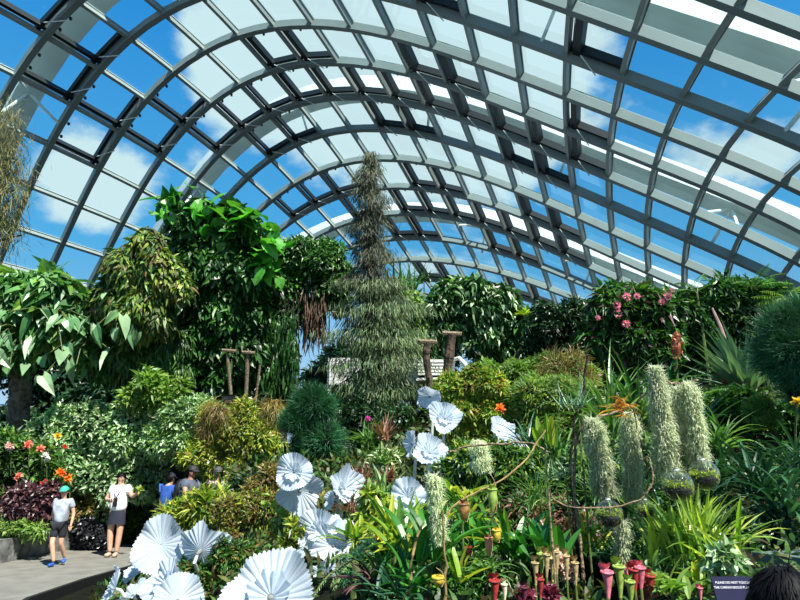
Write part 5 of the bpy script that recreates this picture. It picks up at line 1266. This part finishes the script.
# man in blue
b = at_z(161, 556)
person(b, 1.66, 2.6, 'person in a blue T-shirt and dark cap with their back turned, right of the woman', skin=(186, 140, 112), shirt=(44, 92, 172), shirt2=(34, 70, 140), shorts=(26, 30, 44), longlegs=True, hat=(30, 34, 48), slim=1.1,
       J=dict(elL=(-.22, -.08, 1.14), wrL=(-.15, -.26, 1.1), elR=(.23, -.05, 1.13), wrR=(.20, -.22, 1.02), head=(0, -.05, 1.60), crown=(0, -.04, 1.66), jaw=(0, -.06, 1.53), neck=(0, -.01, 1.46)))
# man with phone
b = at_z(183, 561)
r_, q, s = person(b, 1.80, 1.15, 'man in a grey T-shirt and dark cap holding up a phone', skin=(178, 130, 102), shirt=(84, 92, 108), shirt2=(60, 66, 80), shorts=(28, 28, 34), longlegs=True, hat=(34, 36, 44), slim=1.1,
       J=dict(elR=(.24, -.14, 1.18), wrR=(.10, -.36, 1.30), elL=(-.22, -.12, 1.18), wrL=(-.04, -.36, 1.30), head=(0, -.04, 1.60), crown=(0, -.03, 1.66)))
c = q['wrR'] * .5 + q['wrL'] * .5 + unit(q['wrR'] - q['elR']) * .1; mb = MB(); box(mb, c, (.02, .15, .08), rz=1.15 + PI / 2); box(mb, c + [0, 0, .041], (.016, .03, .004), rz=1.15 + PI / 2)
tag(mb.build('phone', LAN, origin=c), 'black phone held up by the man in the grey T-shirt', 'phone')
c = q['chest'] - np.array([math.sin(1.15), -math.cos(1.15), 0]) * .24; root = empty('backpack', c, 'black backpack worn by the man in the grey T-shirt', 'backpack')
mb = MB(); ball(mb, c - [0, 0, .05], (.13, .17, .25), 14, 10); mb.build('bag', LAN, root, smooth=True)
mb = MB(); ball(mb, c - np.array([math.sin(1.15), -math.cos(1.15), 0]) * .1 - [0, 0, .12], (.06, .12, .12), 12, 8); mb.build('pocket', LAN, root, smooth=True)
for k in ('shL', 'shR'):
    mb = MB(); tube(mb, [c + [0, 0, .12], q[k] * .8 + q['neck'] * .2 + [0, 0, .07], q[k] * .5 + q['chest'] * .5 - (c - q['chest']) * .45, q['waist'] - (c - q['chest']) * .4], .02, 6); mb.build('strap', LAN, root)
# person in beige
b = at_z(211, 557)
person(b, 1.78, .3, 'person in a beige top and grey hat half hidden by the yellow crotons', skin=(190, 146, 118), shirt=(178, 164, 146), shirt2=(140, 124, 110), shorts=(60, 54, 50), longlegs=True, hat=(70, 68, 70), look=-.2,
       J=dict(elR=(.22, -.12, 1.2), wrR=(.06, -.3, 1.3), elL=(-.22, -.1, 1.18), wrL=(-.06, -.3, 1.25)))
# head in the near foreground
b = at(779, 600, 1.32); b[2] = ground(b[0], b[1])
Hh = at(779, 560, 1.32)[2] - b[2]
person(b, Hh / 1.0 * .985, 1.0, 'black-haired person at the lower right corner, close to the camera', skin=(206, 160, 136), shirt=(40, 44, 60), shorts=(30, 30, 36), longlegs=True, slim=1.0,
       J=dict(head=(0, -.035, 1.60), crown=(0, -.02, 1.67), jaw=(0, -.05, 1.535)))

mb = MB(); a_, b_ = at(752, 552, 3.9), at(850, 532, 4.3); zt = a_[2]
Vq = [a_, [b_[0], b_[1], zt], [b_[0] + .3, b_[1] - .9, zt], [a_[0] + .25, a_[1] - .55, zt]]
mb.add(Vq + [[q[0], q[1], ground(q[0], q[1]) - .1] for q in Vq], [[0, 3, 2, 1], [3, 0, 4, 7], [2, 3, 7, 6]])
tag(mb.build('stone_ledge', solid('grey_green_ledge', (92, 108, 104), .6, .1, 4)), 'smooth grey-green ledge behind the head at the lower right', 'ledge')

for (px, py, lab) in ((546, 566, 'tan-hooded trumpet pitcher, second from the left of the pale row'), (556, 563, 'tan-hooded trumpet pitcher, tallest of the pale row'), (566, 567, 'tan-hooded trumpet pitcher, second from the right of the pale row'), (575, 574, 'tan-hooded trumpet pitcher at the right end of the pale row'), (535, 574, 'tan-hooded trumpet pitcher at the left end of the pale row')):
    pitcher(px, py, 2.85, 26, 10, ((190, 160, 120), (130, 124, 70)), lab, hang=False, name='trumpet_pitcher')
for (px, py, c_, lab) in ((640, 578, PK, 'pink frilled trumpet pitcher among the crimson ones'), (650, 586, RE, 'crimson trumpet pitcher at the right of the crimson cluster'), (634, 580, RE, 'crimson trumpet pitcher just right of the tall green one')):
    pitcher(px, py, 2.65, 24, 14, c_, lab, hang=False, name='trumpet_pitcher')
for (px, py, d, mt, n_, L, W, lab) in ((385, 585, 3.6, 'strap', 26, .3, .03, 'dark green strappy orchid at the far left of the foreground bed'), (505, 545, 3.4, 'olive', 20, .26, .03, 'olive-leaved orchid between the hanging pitchers and the dark broad leaves'), (590, 550, 3.4, 'olive', 24, .26, .016, 'thin olive strap plant under the leftmost globe'),
                                       (625, 560, 3.2, 'dgrass', 30, .26, .016, 'dark thin strap plant behind the crimson pitchers'), (455, 580, 2.9, 'olive', 16, .2, .03, 'low yellow-green orchid between the two tan stems'), (415, 590, 2.9, 'strap', 16, .22, .035, 'low dark orchid left of the tan stems'), (355, 540, 5.0, 'olive', 26, .32, .03, 'yellow-green strap plant just right of the middle white glass blooms'), (385, 500, 6.2, 'grass', 30, .4, .03, 'green strap plant left of the lone white glass bloom')):
    clump('strap_leaved_orchid', lab, 'orchid', px, py, d, n_, L, W, mt, el=(.3, 1.45), curve=(.2, 1.3), prof='strap')

for (px, py, d, mt, n_, L, W, lab) in ((395, 545, 3.6, 'olive', 26, .36, .04, 'large yellow-green orchid clump below the lone white glass bloom'), (425, 540, 3.8, 'olive', 24, .34, .04, 'yellow-green orchid clump just behind the bare tan stems'), (470, 525, 3.8, 'olive', 22, .3, .035, 'yellow-leaved orchid behind the largest hanging pitcher'), (540, 535, 3.8, 'redbr', 34, .22, .018, 'red-brown bromeliad between the two dark broad-leaved plants'),
                                       (575, 540, 4.0, 'redbr', 34, .24, .018, 'red-brown bromeliad left of the leftmost globe'), (520, 520, 4.4, 'redbr', 30, .24, .018, 'red-brown bromeliad behind the green hanging pitcher'), (352, 512, 6.6, 'redbr', 36, .3, .025, 'red-brown bromeliad squeezed between the white glass blooms'), (385, 485, 7.0, 'redbr', 40, .36, .025, 'red-brown bromeliad above the lone white glass bloom')):
    clump('strap_leaved_orchid' if mt == 'olive' else 'bromeliad', lab, 'orchid' if mt == 'olive' else 'bromeliad', px, py, d, n_, L, W, mt, el=(.2, 1.45), curve=(.2, 1.4), prof='oval' if mt == 'olive' else 'lance')

# ------------------------------------------------------------------ camera, light, sky
cam = bpy.data.cameras.new('camera'); co = bpy.data.objects.new('camera', cam); COL.objects.link(co)
cam.sensor_width = 36; cam.lens = 36 * F / 800; cam.clip_end = 500; cam.clip_start = .05
co.location = (0, 0, CAMZ); co.rotation_euler = (PI / 2 + PT, 0, 0)
bpy.context.scene.camera = co
sun = bpy.data.lights.new('sun', 'SUN'); so = bpy.data.objects.new('sun', sun); COL.objects.link(so)
sun.energy = 11; sun.angle = math.radians(.6); sun.color = (1.0, .96, .88)
SUNDIR = unit([.42, -.62, .98])
so.rotation_euler = Vector(SUNDIR).to_track_quat('Z', 'Y').to_euler()
w = bpy.data.worlds.new('sky'); bpy.context.scene.world = w; w.use_nodes = True
nt = w.node_tree; nt.nodes.clear()
out = nt.nodes.new('ShaderNodeOutputWorld'); bg = nt.nodes.new('ShaderNodeBackground')
tc = nt.nodes.new('ShaderNodeTexCoord')
sep = nt.nodes.new('ShaderNodeSeparateXYZ'); nt.links.new(tc.outputs['Generated'], sep.inputs[0])
sky = ramp(nt, [(200, 228, 246), (96, 184, 240), (44, 146, 226), (24, 118, 208)])
nt.links.new(sep.outputs[2], sky.inputs['Fac'])
nz = nt.nodes.new('ShaderNodeTexNoise'); nz.inputs['Scale'].default_value = 3.2; nz.inputs['Detail'].default_value = 8; nz.inputs['Roughness'].default_value = .58
mp = nt.nodes.new('ShaderNodeMapping'); mp.inputs['Scale'].default_value = (1, 1, 1.6); mp.inputs['Location'].default_value = (.35, .1, .2)
nt.links.new(tc.outputs['Generated'], mp.inputs[0]); nt.links.new(mp.outputs[0], nz.inputs['Vector'])
acc = nz.outputs['Fac']
def math_(op, a, b=None, c=None):
    m = nt.nodes.new('ShaderNodeMath'); m.operation = op
    for i, v in enumerate((a, b, c)):
        if v is None: continue
        if isinstance(v, (int, float)): m.inputs[i].default_value = v
        else: nt.links.new(v, m.inputs[i])
    return m.outputs[0]
for (px, py, k, amp) in ((370, 20, 14, .24), (470, 120, 16, .18), (280, 90, 40, .12), (88, 165, 240, .24), (70, 205, 300, .12), (125, 200, 500, .16), (198, 60, 300, .14), (204, 160, 500, .14), (765, 150, 70, .2), (700, 170, 200, .1), (500, 60, 120, .12), (545, 30, 200, .06),
                         (30, 90, 60, -.16), (160, 80, 90, -.12), (180, 190, 120, -.10), (640, 150, 50, -.14), (600, 60, 60, -.12), (700, 60, 60, -.08),
                         (300, 200, 90, -.16), (470, 275, 50, -.12), (700, 250, 50, -.10), (50, 260, 90, -.14), (540, 150, 100, .08), (610, 110, 200, -.06)):
    dv = unit(at(px, py, 1) - np.array([0, 0, CAMZ]))
    dt = nt.nodes.new('ShaderNodeVectorMath'); dt.operation = 'DOT_PRODUCT'
    dt.inputs[1].default_value = tuple(dv); nt.links.new(tc.outputs['Generated'], dt.inputs[0])
    e = math_('EXPONENT', math_('MULTIPLY', math_('SUBTRACT', dt.outputs['Value'], 1.0), float(k)))
    acc = math_('MULTIPLY_ADD', e, float(amp), acc)
cl = nt.nodes.new('ShaderNodeMapRange'); cl.interpolation_type = 'SMOOTHSTEP'
cl.inputs[1].default_value = .57; cl.inputs[2].default_value = .70
nt.links.new(acc, cl.inputs[0])
mixc = nt.nodes.new('ShaderNodeMix'); mixc.data_type = 'RGBA'
nt.links.new(cl.outputs[0], mixc.inputs[0]); nt.links.new(sky.outputs[0], mixc.inputs[6]); mixc.inputs[7].default_value = (.80, .92, .96, 1)
nt.links.new(mixc.outputs[2], bg.inputs[0]); bg.inputs[1].default_value = 1.0
nt.links.new(bg.outputs[0], out.inputs[0])
names_ = {}
for o in COL.objects:
    if o.parent is None and 'label' in o: names_.setdefault(o.name.split('.')[0], []).append(o)
for k_, os_ in names_.items():
    if len(os_) > 1:
        for o in os_:
            if 'group' not in o: o['group'] = k_.replace('_', ' ') + ('es' if k_.endswith(('sh', 'ch')) else 's') + ' of the garden' if k_ != 'person' else 'visitors in the garden'
sc = bpy.context.scene
sc.view_settings.view_transform = 'Standard'
sc.view_settings.look = 'None'
sc.view_settings.exposure = 0.0
sc.cycles.max_bounces = 6
sc.cycles.transparent_max_bounces = 12
sc.cycles.sample_clamp_indirect = 4
sc.cycles.use_denoising = True
